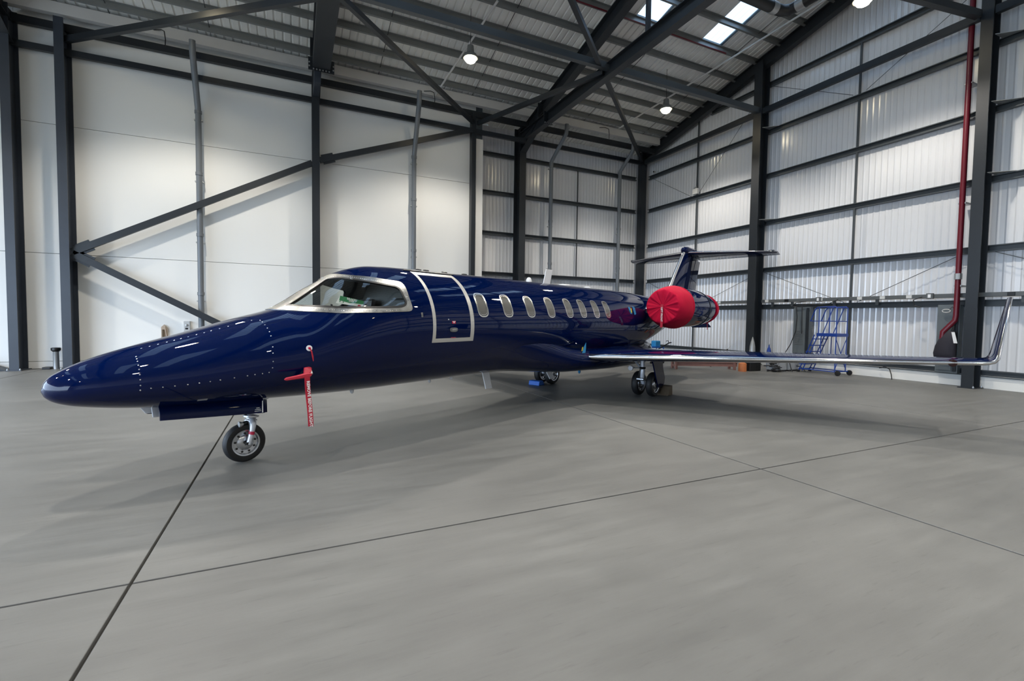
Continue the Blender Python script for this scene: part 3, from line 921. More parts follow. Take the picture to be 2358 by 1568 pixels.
# openings (station, angle) measured on the aircraft
glass_p = [to2(p) for p in [(0.44, 78.4), (0.521, 79.3), (0.6, 79.8), (0.678, 80.3), (0.775, 81.6), (0.881, 83.4), (0.965, 84.6), (0.992, 83.0), (1.01, 79.7), (1.043, 74.8), (1.077, 69.4), (1.105, 65.0), (1.139, 61.2), (1.177, 57.8), (1.219, 55.0), (1.265, 52.6), (1.313, 50.4), (1.361, 48.3), (1.41, 46.4), (1.461, 44.6), (1.515, 43.0), (1.572, 41.7), (1.63, 40.6), (1.655, 39.6), (1.675, 38.2), (1.688, 36.4), (1.693, 33.5), (1.698, 30.7), (1.704, 28.5), (1.71, 26.4), (1.714, 24.6), (1.708, 23.0), (1.692, 21.7), (1.668, 20.9), (1.63, 20.4), (1.58, 20.3), (1.515, 20.6), (1.438, 21.3), (1.363, 22.3), (1.29, 23.4), (1.218, 24.5), (1.149, 26.0), (1.082, 27.8), (1.018, 29.9), (0.945, 32.7), (0.874, 35.9), (0.806, 39.4), (0.741, 43.2), (0.681, 47.3), (0.625, 51.8), (0.58, 56.1), (0.539, 60.8), (0.501, 65.9), (0.467, 71.6)]]
frame_p = [to2(p) for p in [(0.292, 90), (0.300, 83), (0.321, 76.5), (0.349, 71.4), (0.381, 66.9), (0.414, 62.6), (0.449, 58.6), (0.485, 54.7), (0.529, 50.6), (0.575, 46.7), (0.623, 43.0), (0.673, 39.6), (0.726, 36.4), (0.781, 33.6), (0.843, 31.0), (0.907, 28.5), (0.973, 26.2), (1.041, 24.1), (1.111, 22.1), (1.184, 20.4), (1.26, 19.1), (1.337, 18.0), (1.415, 17.1), (1.495, 16.4), (1.577, 16.0), (1.663, 15.7), (1.735, 15.6), (1.77, 16.1), (1.79, 17.3), (1.796, 19.0), (1.792, 21.2), (1.788, 24.0), (1.785, 26.9), (1.784, 29.8), (1.786, 32.8), (1.788, 36.0), (1.79, 39.3), (1.785, 42), (1.776, 44), (1.758, 45.6), (1.73, 46.7), (1.693, 47.2), (1.618, 48.4), (1.546, 49.8), (1.48, 51.8), (1.419, 54.2), (1.361, 56.8), (1.301, 59.6), (1.244, 62.6), (1.193, 66.3), (1.151, 70.9), (1.122, 76.7), (1.106, 84.6), (1.103, 90)]]
frame_all = frame_p + [(p[0], math.pi * VS - p[1]) for p in frame_p[::-1]][1:-1]
glass_s = mirror(glass_p)
WINS = [3.14, 3.745, 4.355, 4.97, 5.59, 6.10, 6.63, 7.13]
def win_poly(s, hw, ht, r):
    c = (s, R(23.4) * VS)
    return rround([(c[0] - hw, c[1] - ht), (c[0] + hw, c[1] - ht), (c[0] + hw, c[1] + ht), (c[0] - hw, c[1] + ht)], r, 6)
win_holes = [win_poly(s, 0.098, R(11.6) * VS, 0.088) for s in WINS]

fus = None
ss = np.concatenate([S_[0] + 0.22 * np.linspace(0, 1, 22) ** 1.8, np.linspace(-1.42, 2.3, 90), np.linspace(2.36, 9.0, 70), np.linspace(9.2, 15.4, 40)])
tt = np.linspace(-90, 270, 109)
gridp = np.array([(s, R(t) * VS) for s in ss[1:-1] for t in tt[1:-1]])
outer = [(ss[0], R(-90) * VS), (ss[-1], R(-90) * VS), (ss[-1], R(270) * VS), (ss[0], R(270) * VS)]
def fuselage():
    # grid points off the hole edges, joined with the exact hole outlines
    o_loop = [(s, outer[0][1]) for s in ss[:-1]] + [(ss[-1], R(t) * VS) for t in tt[:-1]] + [(s, outer[2][1]) for s in ss[::-1][:-1]] + [(ss[0], R(t) * VS) for t in tt[::-1][:-1]]
    vs = list(o_loop); es = [(i, (i + 1) % len(o_loop)) for i in range(len(o_loop))]
    holes = [dens(h, 0.02) for h in [glass_p, glass_s] + win_holes]
    ok = np.ones(len(gridp), bool)
    for h in holes:
        lo = np.min(h, 0) - 0.03; hi = np.max(h, 0) + 0.03
        near = np.where((gridp > lo).all(1) & (gridp < hi).all(1))[0]
        hp = np.array(h)
        ins = inpoly(gridp[near], h)
        dist = np.array([np.min(np.hypot(*(hp - gridp[i]).T)) for i in near]) if len(near) else np.array([])
        ok[near[ins | (dist < 0.012)]] = False
        b = len(vs); vs += h; es += [(b + i, b + (i + 1) % len(h)) for i in range(len(h))]
    vs += [tuple(p) for p in gridp[ok]]
    r = geometry.delaunay_2d_cdt([Vector(v) for v in vs], es, [], 0, 1e-6)
    V2 = np.array([(v.x, v.y) for v in r[0]]); F = np.array(r[2])
    cen = V2[F].mean(1)
    keep = np.ones(len(F), bool)
    for h in holes: keep &= ~inpoly(cen, h)
    F = F[keep]
    sd = V2[:, 0]; td = np.degrees(V2[:, 1] / VS)
    P = FS(sd, td); N = FN(sd, td)
    a = P[F[:, 1]] - P[F[:, 0]]; b_ = P[F[:, 2]] - P[F[:, 0]]
    fl = (np.cross(a, b_) * N[F[:, 0]]).sum(1) < 0
    F[fl] = F[fl][:, ::-1]
    me = bpy.data.meshes.new('fuselage')
    me.from_pydata([tuple(p) for p in P], [], [tuple(int(i) for i in f) for f in F])
    me.materials.append(M['navy'])
    for p in me.polygons: p.use_smooth = True
    me.normals_split_custom_set_from_vertices([tuple(n) for n in N])
    o = bpy.data.objects.new('fuselage', me)
    COL.objects.link(o); o.parent = jet
    return o
fus = fuselage()

# windshield
wf = skin('windshield_frame', M['alu'], jet, frame_all, [grow(glass_p, 0.012), grow(glass_s, 0.012)], 0.007, 0.009, 0.05)
tag(wf, 'riveted bare metal windshield surround')
skin('gasket', M['gasket'], wf, grow(glass_p, 0.0135), [grow(glass_p, -0.012)], 0.009, 0.02, 0.05)
skin('gasket', M['gasket'], wf, grow(glass_s, 0.0135), [grow(glass_s, -0.012)], 0.009, 0.02, 0.05)
for gp in (glass_p, glass_s):
    tag(skin('windshield_pane', M['glass'], jet, grow(gp, 0.002), [], -0.002, 0, 0.05), 'clear windshield pane')
def bumps(name, m, parent, pts, r, hgt=0.004, kind='stuff'):
    b = MB()
    for (s, t) in pts:
        p = Vector(FS(s, t)); n = Vector(FN(s, t))
        b.lathe([(0.0, r), (hgt * 0.6, r * 0.8), (hgt, r * 0.25)], p, n, 6)
    o = b.build(name, m, parent, smooth=True)
    if kind: o['kind'] = kind
    return o
riv = []
for gp in (glass_p, glass_s):
    L = dens(grow(gp, 0.042), 0.038)
    riv += [from2(p) for p in L]
riv = [p for p in riv if inpoly([to2(p)], frame_all)[0]]
b = MB()
for (s, t) in riv:
    p = Vector(FS(s, t)); n = Vector(FN(s, t)); p = p + n * 0.007
    b.lathe([(0.0, 0.0055), (0.002, 0.0045), (0.0028, 0.001)], p, n, 6)
o = b.build('rivets', M['ring'], wf, smooth=True); o['kind'] = 'stuff'

# cockpit interior: lining, bulkhead, glareshield, seats, control column
lin_outer = [(0.30, R(-89) * VS), (2.05, R(-89) * VS), (2.05, R(269) * VS), (0.30, R(269) * VS)]
skin('cockpit_lining', M['lining'], jet, lin_outer, [grow(glass_p, 0.004), grow(glass_s, 0.004)], -0.03, 0, 0.09, flip=True)
th_ = np.linspace(-90, 270, 49)[:-1]
b = MB(); ring = [Vector(p) for p in FS(np.full(48, 2.02), th_) - FN(np.full(48, 2.02), th_) * 0.03]
b.add(ring, [tuple(range(48))]); b.build('bulkhead', M['lining'], jet)
b = MB()
b.grid([[(0.50, -0.34, 1.74), (0.50, 0.34, 1.74)], [(0.74, -0.48, 1.80), (0.74, 0.48, 1.80)], [(0.98, -0.58, 1.83), (0.98, 0.58, 1.83)], [(1.02, -0.58, 1.80), (1.02, 0.58, 1.80)], [(1.03, -0.58, 1.5), (1.03, 0.58, 1.5)]])
b.build('glareshield', M['dash'], jet)
MB().box((0.6, -0.6, 1.05), (2.0, 0.6, 1.08)).build('cockpit_floor', M['lining'], jet)
for y in (-0.42, 0.42):
    st = MB().box((1.40, y - 0.22, 1.30), (1.80, y + 0.22, 1.42)).build('pilot_seat', M['leather'], jet, bevel=0.03)
    MB().add([(1.78, y - 0.21, 1.40), (1.78, y + 0.21, 1.40), (1.90, y + 0.19, 1.40), (1.90, y - 0.19, 1.40), (1.86, y - 0.19, 1.98), (1.86, y + 0.19, 1.98), (1.95, y + 0.17, 1.98), (1.95, y - 0.17, 1.98)],
             [(0, 1, 2, 3), (7, 6, 5, 4), (0, 4, 5, 1), (1, 5, 6, 2), (2, 6, 7, 3), (3, 7, 4, 0)]).build('seat_back', M['leather'], st, bevel=0.03)
    MB().tube([(1.20, y, 1.35), (1.22, y, 1.72), (1.26, y - 0.1, 1.80), (1.26, y - 0.12, 1.88)], 0.016, 8).build('control_yoke', M['dash'], jet, smooth=True)
for y in (-0.3, 0.3):
    MB().tube([(1.14, y - 0.13, 2.20), (1.16, y + 0.13, 2.21)], 0.012, 8).build('sun_visor', M['galv'], jet)

# cabin windows: polished rim, inner ring, recessed pane
for s in WINS:
    w0 = win_poly(s, 0.121, R(13.7) * VS, 0.108); w1 = win_poly(s, 0.106, R(12.55) * VS, 0.094)
    w2 = win_poly(s, 0.093, R(11.2) * VS, 0.083); w3 = win_poly(s, 0.098, R(11.6) * VS, 0.088)
    cw = skin('cabin_window', M['ring'], jet, w0, [w1], 0.004, 0.006, 0.04)
    skin('rim_gasket', M['gasket'], cw, w1, [grow(w3, -0.001)], 0.0015, 0.012, 0.04)
    skin('inner_ring', M['ring'], cw, grow(w3, 0.0), [w2], 0.003, 0.012, 0.04)
    skin('pane', M['pane'], cw, grow(w3, 0.003), [], -0.008, 0, 0.04)

# entry door on the port side
def rectp(s0, s1, t0, t1): return [to2((s0, t0)), to2((s1, t0)), to2((s1, t1)), to2((s0, t1))]
door_in = rectp(2.168, 2.84, -10.4, 60.0)
cd = skin('cabin_door', M['navy'], jet, grow(door_in, -0.003), [], 0.002, 0.004, 0.05)
tag(cd, 'entry door outlined by a silver band')
skin('door_band', M['silverpaint'], cd, rectp(2.112, 2.915, -14.2, 66.3), [door_in], 0.0025, 0.004, 0.05)
hx = [(2.415, -2.4), (2.425, -0.95), (2.46, -0.35), (2.525, -0.35), (2.56, -0.95), (2.57, -2.4), (2.56, -3.85), (2.525, -4.4), (2.46, -4.4), (2.425, -3.85)]
hd = skin('door_handle', M['alu'], cd, [to2(p) for p in hx], [], 0.009, 0.008, 0.03)
p0 = Vector(FS(2.45, -2.4)) + Vector(FN(2.45, -2.4)) * 0.016; p1 = Vector(FS(2.535, -2.0)) + Vector(FN(2.53, -2.0)) * 0.016
MB().tube([p0, p1], 0.007, 8).build('lever', M['chrome'], hd, smooth=True)
pk = skin('door_placard', M['cardred'], cd, rectp(2.463, 2.532, 3.4, 5.9), [], 0.004, 0.003, 0.03)
skin('placard_print', M['white'], pk, rectp(2.47, 2.525, 5.1, 5.6), [], 0.0055, 0, 0.03)
skin('placard_print', M['white'], pk, rectp(2.485, 2.512, 3.9, 4.6), [], 0.0055, 0, 0.03)
skin('door_placard', M['cardred'], cd, rectp(2.452, 2.545, -10.2, -9.7), [], 0.004, 0.003, 0.03)
skin('keyhole_plate', M['white'], cd, [to2((2.388, 6.9)), to2((2.41, 6.9)), to2((2.40, 8.0))], [], 0.004, 0.003, 0.03)
skin('door_gutter', M['gasket'], jet, rectp(2.02, 2.99, 68.2, 70.2), [], 0.012, 0.013, 0.04)
skin('static_plate', M['alu'], jet, rectp(1.92, 1.95, 9.7, 13.9), [], 0.003, 0.003, 0.03)
for (s, ln) in ((2.47, 0.11), (2.62, 0.10), (3.0, 0.08), (3.45, 0.12)):
    a = Vector(FS(s, 84)); MB().lathe([(0, 0.05), (0.012, 0.045), (0.018, 0.02)], a, FN(s, 84), 12).build('roof_fitting', M['gasket'], jet, smooth=True)

# nose avionics panel: rows of fasteners
pts = [(-1.043, t) for t in (49, 44, 39, 31.5, 24, 15.5, 7, -2.5, -12.5)]
pts += [(s, -10.2) for s in (-.967, -.88, -.79, -.69, -.598, -.51, -.425, -.305, -.189, -.12, -.05)]
pts += [(0.014, -10), (0.044, -4), (0.05, 3.5), (0.055, 12.8), (0.062, 20), (0.075, 34), (0.077, 40), (0.075, 46), (0.07, 52), (0.067, 58), (0.06, 62)]
pts += [(s, 66.5) for s in (-.98, -.916, -.85, -.78, -.72, -.663, -.6, -.53, -.46, -.399, -.32, -.24, -.16, -.079, -.01)]
pts += [(p[0], 180 - p[1]) for p in pts]
bumps('nose_fasteners', M['wheelalu'], jet, pts, 0.0075, 0.003)
# static port with red plug streamer
a = Vector(FS(0.424, 10.4)); n = Vector(FN(0.424, 10.4))
sp = MB().lathe([(0, 0.034), (0.004, 0.032), (0.004, 0.014), (0.0, 0.012)], a, n, 20).build('static_port', M['whitegloss'], jet, smooth=True)

# belly and wing root fairing
FSt = [(3.5, .80, 1.54, .78), (4.2, .882, 1.50, .705), (5.0, .94, 1.40, .645), (5.8, .985, 1.22, .605), (6.5, 1.0, 1.16, .58), (7.5, 1.0, 1.15, .545),
       (8.4, .98, 1.15, .535), (9.0, .93, 1.13, .535), (9.5, .83, 1.12, .58), (10.0, .64, 1.12, .70), (10.4, .38, 1.15, .90)]
rows = []
fx = np.array([q[0] for q in FSt])
def sm(vals, x):
    m = pslopes(fx, np.array(vals)); v = np.array(vals)
    i = np.clip(np.searchsorted(fx, x) - 1, 0, len(fx) - 2); h = fx[i + 1] - fx[i]; t = (x - fx[i]) / h
    return v[i] * (1 + 2 * t) * (1 - t) ** 2 + m[i] * h * t * (1 - t) ** 2 + v[i + 1] * t * t * (3 - 2 * t) + m[i + 1] * h * t * t * (t - 1)
PH = np.linspace(0, 2 * math.pi, 97)[:-1]
for s in np.linspace(3.4, 10.4, 72):
    sc0 = min(max(s, 3.5), 10.4)
    w, zt, zb = (float(sm([q[k] for q in FSt], sc0)) for k in (1, 2, 3))
    c0 = (zt + zb) / 2; hh = (zt - zb) / 2; zc0 = c0
    sk = FS(np.full(721, s), np.linspace(-90, 270, 721))
    pa = np.arctan2(sk[:, 2] - zc0, sk[:, 1]) % (2 * math.pi); pr = np.hypot(sk[:, 1], sk[:, 2] - zc0)
    od = np.argsort(pa); rf = np.interp(PH, pa[od], pr[od], period=2 * math.pi)
    rt_ = 1.0 / ((np.abs(np.cos(PH)) / w) ** 2.4 + (np.abs(np.sin(PH)) / hh) ** 2.4) ** (1 / 2.4)
    f = min(1.0, max(0.0, (s - 3.4) / 2.6)); f = f * f * (3 - 2 * f)
    if s > 9.0: f = 1.0
    rr = np.where(rt_ > rf - 0.012, rf - 0.012 + f * (rt_ - rf + 0.012), np.minimum(rt_, rf - 0.012))
    inside = zc0 > sk[:, 2].min() + 0.02
    if not inside: rr = rt_
    rows.append([(s, r_ * math.cos(p_), zc0 + r_ * math.sin(p_)) for r_, p_ in zip(rr, PH)])
MB().grid(rows, closed=True, caps=True).build('belly_fairing', M['navy'], jet, smooth=True, angle=60)

# ---- wings, winglets, tailplane: airfoil lofts with polished leading edge
def airfoil(n=22, tc=0.115, camber=0.015, cut=None):
    """closed loop (chord fraction, thickness fraction), from trailing edge over the top to the nose and back"""
    xs = [(1 - math.cos(math.pi * i / n)) / 2 for i in range(n + 1)]
    def th(x): return 5 * tc * (0.2969 * math.sqrt(x) - 0.126 * x - 0.3516 * x * x + 0.2843 * x ** 3 - 0.1036 * x ** 4)
    def cm(x): return camber * 4 * x * (1 - x)
    up = [(x, cm(x) + th(x)) for x in xs]; lo = [(x, cm(x) - th(x)) for x in xs]
    return up, lo
def wing_loft(sections, tc, camber, cut, sgn, parent, nm, m_body, inc=0.0):
    """sections: (t, z, s_le, chord); body = aft of cut fraction, cap = nose ahead of it"""
    up, lo = airfoil(24, tc, camber)
    def split(L):
        a = [p for p in L if p[0] <= cut]; b = [p for p in L if p[0] > cut]
        i = len(a)
        x0, y0 = L[i - 1]; x1, y1 = L[i]
        q = (cut, y0 + (y1 - y0) * (cut - x0) / (x1 - x0))
        return a + [q], [q] + b
    ua, ub = split(up); la, lb = split(lo)
    cap = ua[::-1] + la[1:]
    body = ub[::-1] + lb
    def row(sec, i, prof, g=1.0):
        t, z, sl, ch = sec
        if i == 0: d = (sections[1][0] - t, sections[1][1] - z)
        elif i == len(sections) - 1: d = (t - sections[-2][0], z - sections[-2][1])
        else: d = (sections[i + 1][0] - sections[i - 1][0], sections[i + 1][1] - sections[i - 1][1])
        L = math.hypot(*d); nx, nz = -d[1] / L, d[0] / L
        return [(sl + x * ch, -sgn * (t + nx * y * ch * g), z + nz * y * ch * g - inc * x * ch) for x, y in prof]
    wbody = MB().grid([row(s, i, body) for i, s in enumerate(sections)], closed=True, caps=True).build(nm, m_body, parent, smooth=True, angle=50)
    cp_ = MB().grid([row(s, i, cap, 1.004) for i, s in enumerate(sections)], closed=True, caps=True).build('leading_edge', M['chrome'], wbody, smooth=True, angle=60)
    return wbody, cp_
def interp_secs(secs, sub):
    out = []
    for a, b in zip(secs[:-1], secs[1:]):
        for k in range(sub): out.append(tuple(a[j] + (b[j] - a[j]) * k / sub for j in range(4)))
    return out + [secs[-1]]
WSEC = [(0.3, .93, 5.95, 3.15), (0.9, .955, 6.10, 2.98), (2.2, 1.0, 6.42, 2.55), (3.5, 1.045, 6.74, 2.12), (5.0, 1.095, 7.10, 1.66), (6.45, 1.142, 7.44, 1.22), (6.74, 1.152, 7.51, 1.18),
        (6.83, 1.16, 7.545, 1.15), (6.885, 1.18, 7.57, 1.12), (6.915, 1.22, 7.60, 1.09), (6.932, 1.28, 7.65, 1.03), (7.02, 1.70, 8.02, 0.78), (7.12, 2.15, 8.45, 0.50)]
for sg, lab in ((1, 'port wing with polished leading edge and upturned winglet'), (-1, 'starboard wing')):
    wg, le = wing_loft(WSEC, 0.088, 0.003, 0.027, sg, jet, 'wing', M['navy'])
    tag(wg, lab)
    for s_, t_ in ((7.44, 6.43),):
        MB().lathe([(-0.012, 0.02), (0.0, 0.055), (0.012, 0.02)], (7.455, -sg * 6.43, 1.138), (1, 0, 0), 14).build('nav_light', M['navred'], wg, smooth=True)
    # vortex strips, flap track cover, static wick
    MB().box((7.25, -sg * 3.4 - 0.02, 1.02), (8.7, -sg * 3.4 + 0.02, 1.06)).build('flap_track', M['navy'], wg)
    MB().tube([(8.35, -sg * 6.95, 1.26), (8.62, -sg * 6.97, 1.26)], 0.006, 6).build('static_wick', M['gasket'], wg)
    MB().lathe([(0, 0.012), (0.02, 0.022), (0.05, 0.022), (0.07, 0.01)], (8.60, -sg * 6.97, 1.26), (1, 0, 0), 10).build('tip_light', M['gasket'], wg, smooth=True)

# fin, rudder, bullet, tailplane
def slab_foil(pts_lo, pts_hi, thick_lo, thick_hi, n=10):
    pass
def fin_piece(le0, te0, z0, le1, te1, z1, th0, th1, x0, x1, name, m, parent, cap=True):
    """part of the fin between chord fractions x0..x1"""
    rows = []
    for k in range(9):
        f = k / 8
        le = le0 + (le1 - le0) * f; te = te0 + (te1 - te0) * f; z = z0 + (z1 - z0) * f; th = th0 + (th1 - th0) * f
        up = []
        for i in range(15):
            u = x0 + (x1 - x0) * (1 - math.cos(math.pi * i / 14)) / 2 if x0 == 0 else x0 + (x1 - x0) * i / 14
            y = th * (2.969 * math.sqrt(u) - 1.26 * u - 3.516 * u * u + 2.843 * u ** 3 - 1.036 * u ** 4) / 2
            up.append((le + (te - le) * u, y, z))
        rows.append(up[::-1] + [(a, -bb, c) for a, bb, c in (up[1:] if x0 == 0 else up)])
    return MB().grid(rows, closed=True, caps=cap).build(name, m, parent, smooth=True, angle=50)
FIN = (12.05, 14.85, 2.22, 13.78, 15.56, 4.08, 0.26, 0.17)
fin = fin_piece(*FIN, 0.045, 0.66, 'fin', M['navy'], jet)
fin_piece(*FIN, 0.0, 0.05, 'leading_edge', M['chrome'], fin)
FR = (12.28, 14.95, 2.55, 13.66, 15.50, 3.86, 0.26, 0.17)
fin_piece(*FR, 0.675, 1.0, 'rudder', M['navy'], jet)
MB().lathe([(0, 0.0), (0.05, 0.07), (0.16, 0.12), (0.4, 0.15), (0.9, 0.15), (1.5, 0.10), (1.9, 0.02)], (13.72, 0, 4.11), (1, 0, 0), 18).build('tail_bullet', M['navy'], jet, smooth=True)
TS = [(0.05, 4.045, 13.95, 1.55), (0.8, 4.04, 14.28, 1.27), (1.7, 4.03, 14.67, 0.95), (2.45, 4.02, 15.0, 0.68), (2.56, 4.015, 15.13, 0.55)]
for sg in (1, -1):
    tp, le = wing_loft(TS, 0.105, 0.0, 0.010, sg, jet, 'tailplane', M['navy'], inc=0.085)
    MB().box((15.0, min(-sg * 2.5, -sg * 2.34), 4.0), (15.62, max(-sg * 2.5, -sg * 2.34), 4.055)).build('elevator_horn', M['gasket'], tp)
    # ventral delta fins
    b = MB()
    pr = [(12.7, 0.26, 1.85), (14.9, 0.20, 2.02), (15.15, 0.56, 1.50), (13.5, 0.50, 1.50)]
    for dz in (-0.012, 0.012):
        b.v += [Vector((x, -sg * (y + dz * 0.7), z + dz)) for x, y, z in pr]
    b.f += [(0, 1, 2, 3), (7, 6, 5, 4), (0, 4, 5, 1), (1, 5, 6, 2), (2, 6, 7, 3), (3, 7, 4, 0)]
    b.build('ventral_fin', M['navy'], jet)

# engines
for sg, lab in ((1, 'port engine nacelle'), (-1, 'starboard engine nacelle')):
    c = (0, -sg * 1.36, 2.05)
    nac = MB().lathe([(9.12, 0.30), (8.98, 0.36), (8.93, 0.40), (8.97, 0.44), (9.15, 0.475), (9.6, 0.505), (10.4, 0.505), (11.0, 0.48), (11.5, 0.43), (11.95, 0.355), (11.95, 0.32), (11.7, 0.30)], c, (1, 0, 0), 40).build('engine_nacelle', M['navy'], jet, smooth=True)
    tag(nac, lab)
    MB().lathe([(8.98, 0.36), (8.925, 0.40), (8.97, 0.446), (9.06, 0.466)], c, (1, 0, 0), 40).build('intake_lip', M['chrome'], nac, smooth=True)
    MB().lathe([(11.75, 0.20), (12.05, 0.27), (12.35, 0.22), (12.35, 0.19), (12.0, 0.2)], c, (1, 0, 0), 32).build('exhaust_nozzle', M['alu'], nac, smooth=True)
    PS = [(0.45, 2.0, 9.3, 2.5), (1.05, 2.04, 9.45, 2.3)]
    wing_loft(PS, 0.10, 0.0, 0.05, sg, jet, 'engine_pylon', M['navy'])
    MB().lathe([(10.9, 0.492), (10.9, 0.496), (10.93, 0.494), (10.93, 0.49)], c, (1, 0, 0), 40).build('cowl_seam', M['gasket'], nac, smooth=True)

# antennas
def blade(name, p, h, w, rake, m='whitegloss', th=0.02):
    x, y, z = p
    b = MB()
    top = [(x, 0), (x + w, 0), (x + w + rake, h), (x + rake + w * 0.05, h)]
    for sy in (-1, 1):
        for k, (a, dz) in enumerate(top):
            b.v.append(Vector((a, y + sy * th * (0.5 if k in (1, 3) else 0.5), z + dz)))
    b.f += [(0, 1, 2, 3), (7, 6, 5, 4), (0, 4, 5, 1), (1, 5, 6, 2), (2, 6, 7, 3), (3, 7, 4, 0)]
    return b.build(name, M[m], jet, bevel=0.006)
blade('blade_antenna', (5.83, 0, 2.44), 0.33, 0.24, 0.09)
blade('blade_antenna', (4.0, 0, 0.75), -0.34, 0.18, 0.1)
blade('blade_antenna', (5.95, 0, 0.64), -0.23, 0.19, 0.17)
blade('blade_antenna', (-0.99, 0, 0.80), -0.10, 0.13, 0.06, th=0.015)
blade('blade_antenna', (-0.90, -0.1, 0.79), -0.12, 0.07, 0.01, m='strut', th=0.02)
for (s, t, r_) in ((1.32, -82, 0.03), (2.7, -84, 0.025), (3.2, -86, 0.03)):
    MB().lathe([(0, r_), (0.03, r_ * 0.8), (0.045, r_ * 0.3)], FS(s, t), FN(s, t), 12).build('drain_mast', M['whitegloss'], jet, smooth=True)
bcn = MB().lathe([(0, 0.06), (0.05, 0.055), (0.09, 0.03), (0.10, 0.0)], (5.35, 0, 2.455), (0, 0, 1), 16).build('beacon', M['whitegloss'], jet, smooth=True)
MB().lathe([(0, 0.16), (0.02, 0.15), (0.035, 0.06)], (6.6, 0, 2.46), (0, 0, 1), 20).build('antenna_puck', M['whitegloss'], jet, smooth=True)
MB().lathe([(0, 0.09), (0.02, 0.085), (0.035, 0.04)], (7.6, 0, 2.465), (0, 0, 1), 18).build('antenna_puck', M['whitegloss'], jet, smooth=True)
skin('nose_vent', M['galv'], jet, [to2(p) for p in ((-.575, -48), (-.49, -48), (-.49, -44.5), (-.575, -44.5))], [], 0.004, 0.004, 0.03)

# ---- landing gear
def wheel(parent, x, y, z, r, w, nh, hub_r, inv=1):
    ty = MB().lathe([(-w * .30, r * .63), (-w * .46, r * .69), (-w * .5, r * .78), (-w * .46, r * .90), (-w * .30, r * .975), (-w * .1, r), (w * .1, r), (w * .30, r * .975), (w * .46, r * .90),
                     (w * .5, r * .78), (w * .46, r * .69), (w * .30, r * .63)], (x, y, z), (0, 1, 0), 40, caps=False).build('tyre', M['tyre'], parent, smooth=True)
    for sy in (-1, 1):
        hb = MB().lathe([(0.40 * w, r * .68), (0.48 * w, r * .665), (0.45 * w, r * .60), (0.24 * w, r * .56), (0.20 * w, r * .40), (0.34 * w, r * .33), (0.40 * w, r * .2), (0.40 * w, r * .13), (0.26 * w, r * .12), (0.26 * w, 0.0)],
                        (x, y, z), (0, sy, 0), 32, caps=False).build('wheel_hub', M['wheelalu'], parent, smooth=True)
        b = MB()
        for k in range(nh):
            a = 2 * math.pi * k / nh + 0.2
            p = Vector((x + math.cos(a) * r * .475, y + sy * 0.21 * w, z + math.sin(a) * r * .475))
            b.lathe([(0, r * .055), (0.008, r * .055), (0.009, 0)], p, (0, sy, 0), 8)
        o = b.build('hub_slots', M['gasket'], parent); o['kind'] = 'stuff'
ng = MB().tube([(0.10, 0, 0.86), (0.075, 0, 0.56)], 0.042, 16).build('nose_gear', M['strut'], jet, smooth=True)
tag(ng, 'nose landing gear with single wheel')
wheel(ng, 0.0, 0.0, 0.2285, 0.2285, 0.115, 9, 0.14)
MB().lathe([(0.0, 0.055), (0.012, 0.085), (0.03, 0.085), (0.04, 0.055), (0.05, 0.055), (0.06, 0.07), (0.075, 0.07)], (0.078, 0, 0.55), (-0.08, 0, -1), 20).build('steering_collar', M['wheelalu'], ng, smooth=True)
for sy in (-1, 1):
    MB().tube([(0.075, 0, 0.485), (0.068, sy * 0.06, 0.465), (0.062, sy * 0.088, 0.435), (0.055, sy * 0.092, 0.38), (0.02, sy * 0.092, 0.25), (0.01, sy * 0.092, 0.215)],
              [0.048, 0.042, 0.036, 0.03, 0.026, 0.026], 12).build('fork', M['strut'], ng, smooth=True)
    MB().tube([(0.05, sy * 0.0925, 0.362), (0.042, sy * 0.0925, 0.328)], 0.0325, 12).build('red_stripe', M['cardred'], ng, smooth=True)
MB().tube([(0, -0.115, 0.2285), (0, 0.115, 0.2285)], 0.018, 12).build('axle', M['gasket'], ng, smooth=True)
MB().tube([(0.05, -0.02, 0.47), (-0.04, -0.05, 0.455)], 0.022, 10).build('taxi_link', M['gasket'], ng, smooth=True)
MB().lathe([(0, 0.02), (0.03, 0.035), (0.045, 0.033)], (-0.03, -0.05, 0.455), (-1, 0, 0), 12).build('taxi_lamp', M['galv'], ng, smooth=True)
MB().tube([(0.1, 0, 0.68), (0.55, 0, 0.82)], 0.025, 10).build('drag_brace', M['strut'], ng, smooth=True)
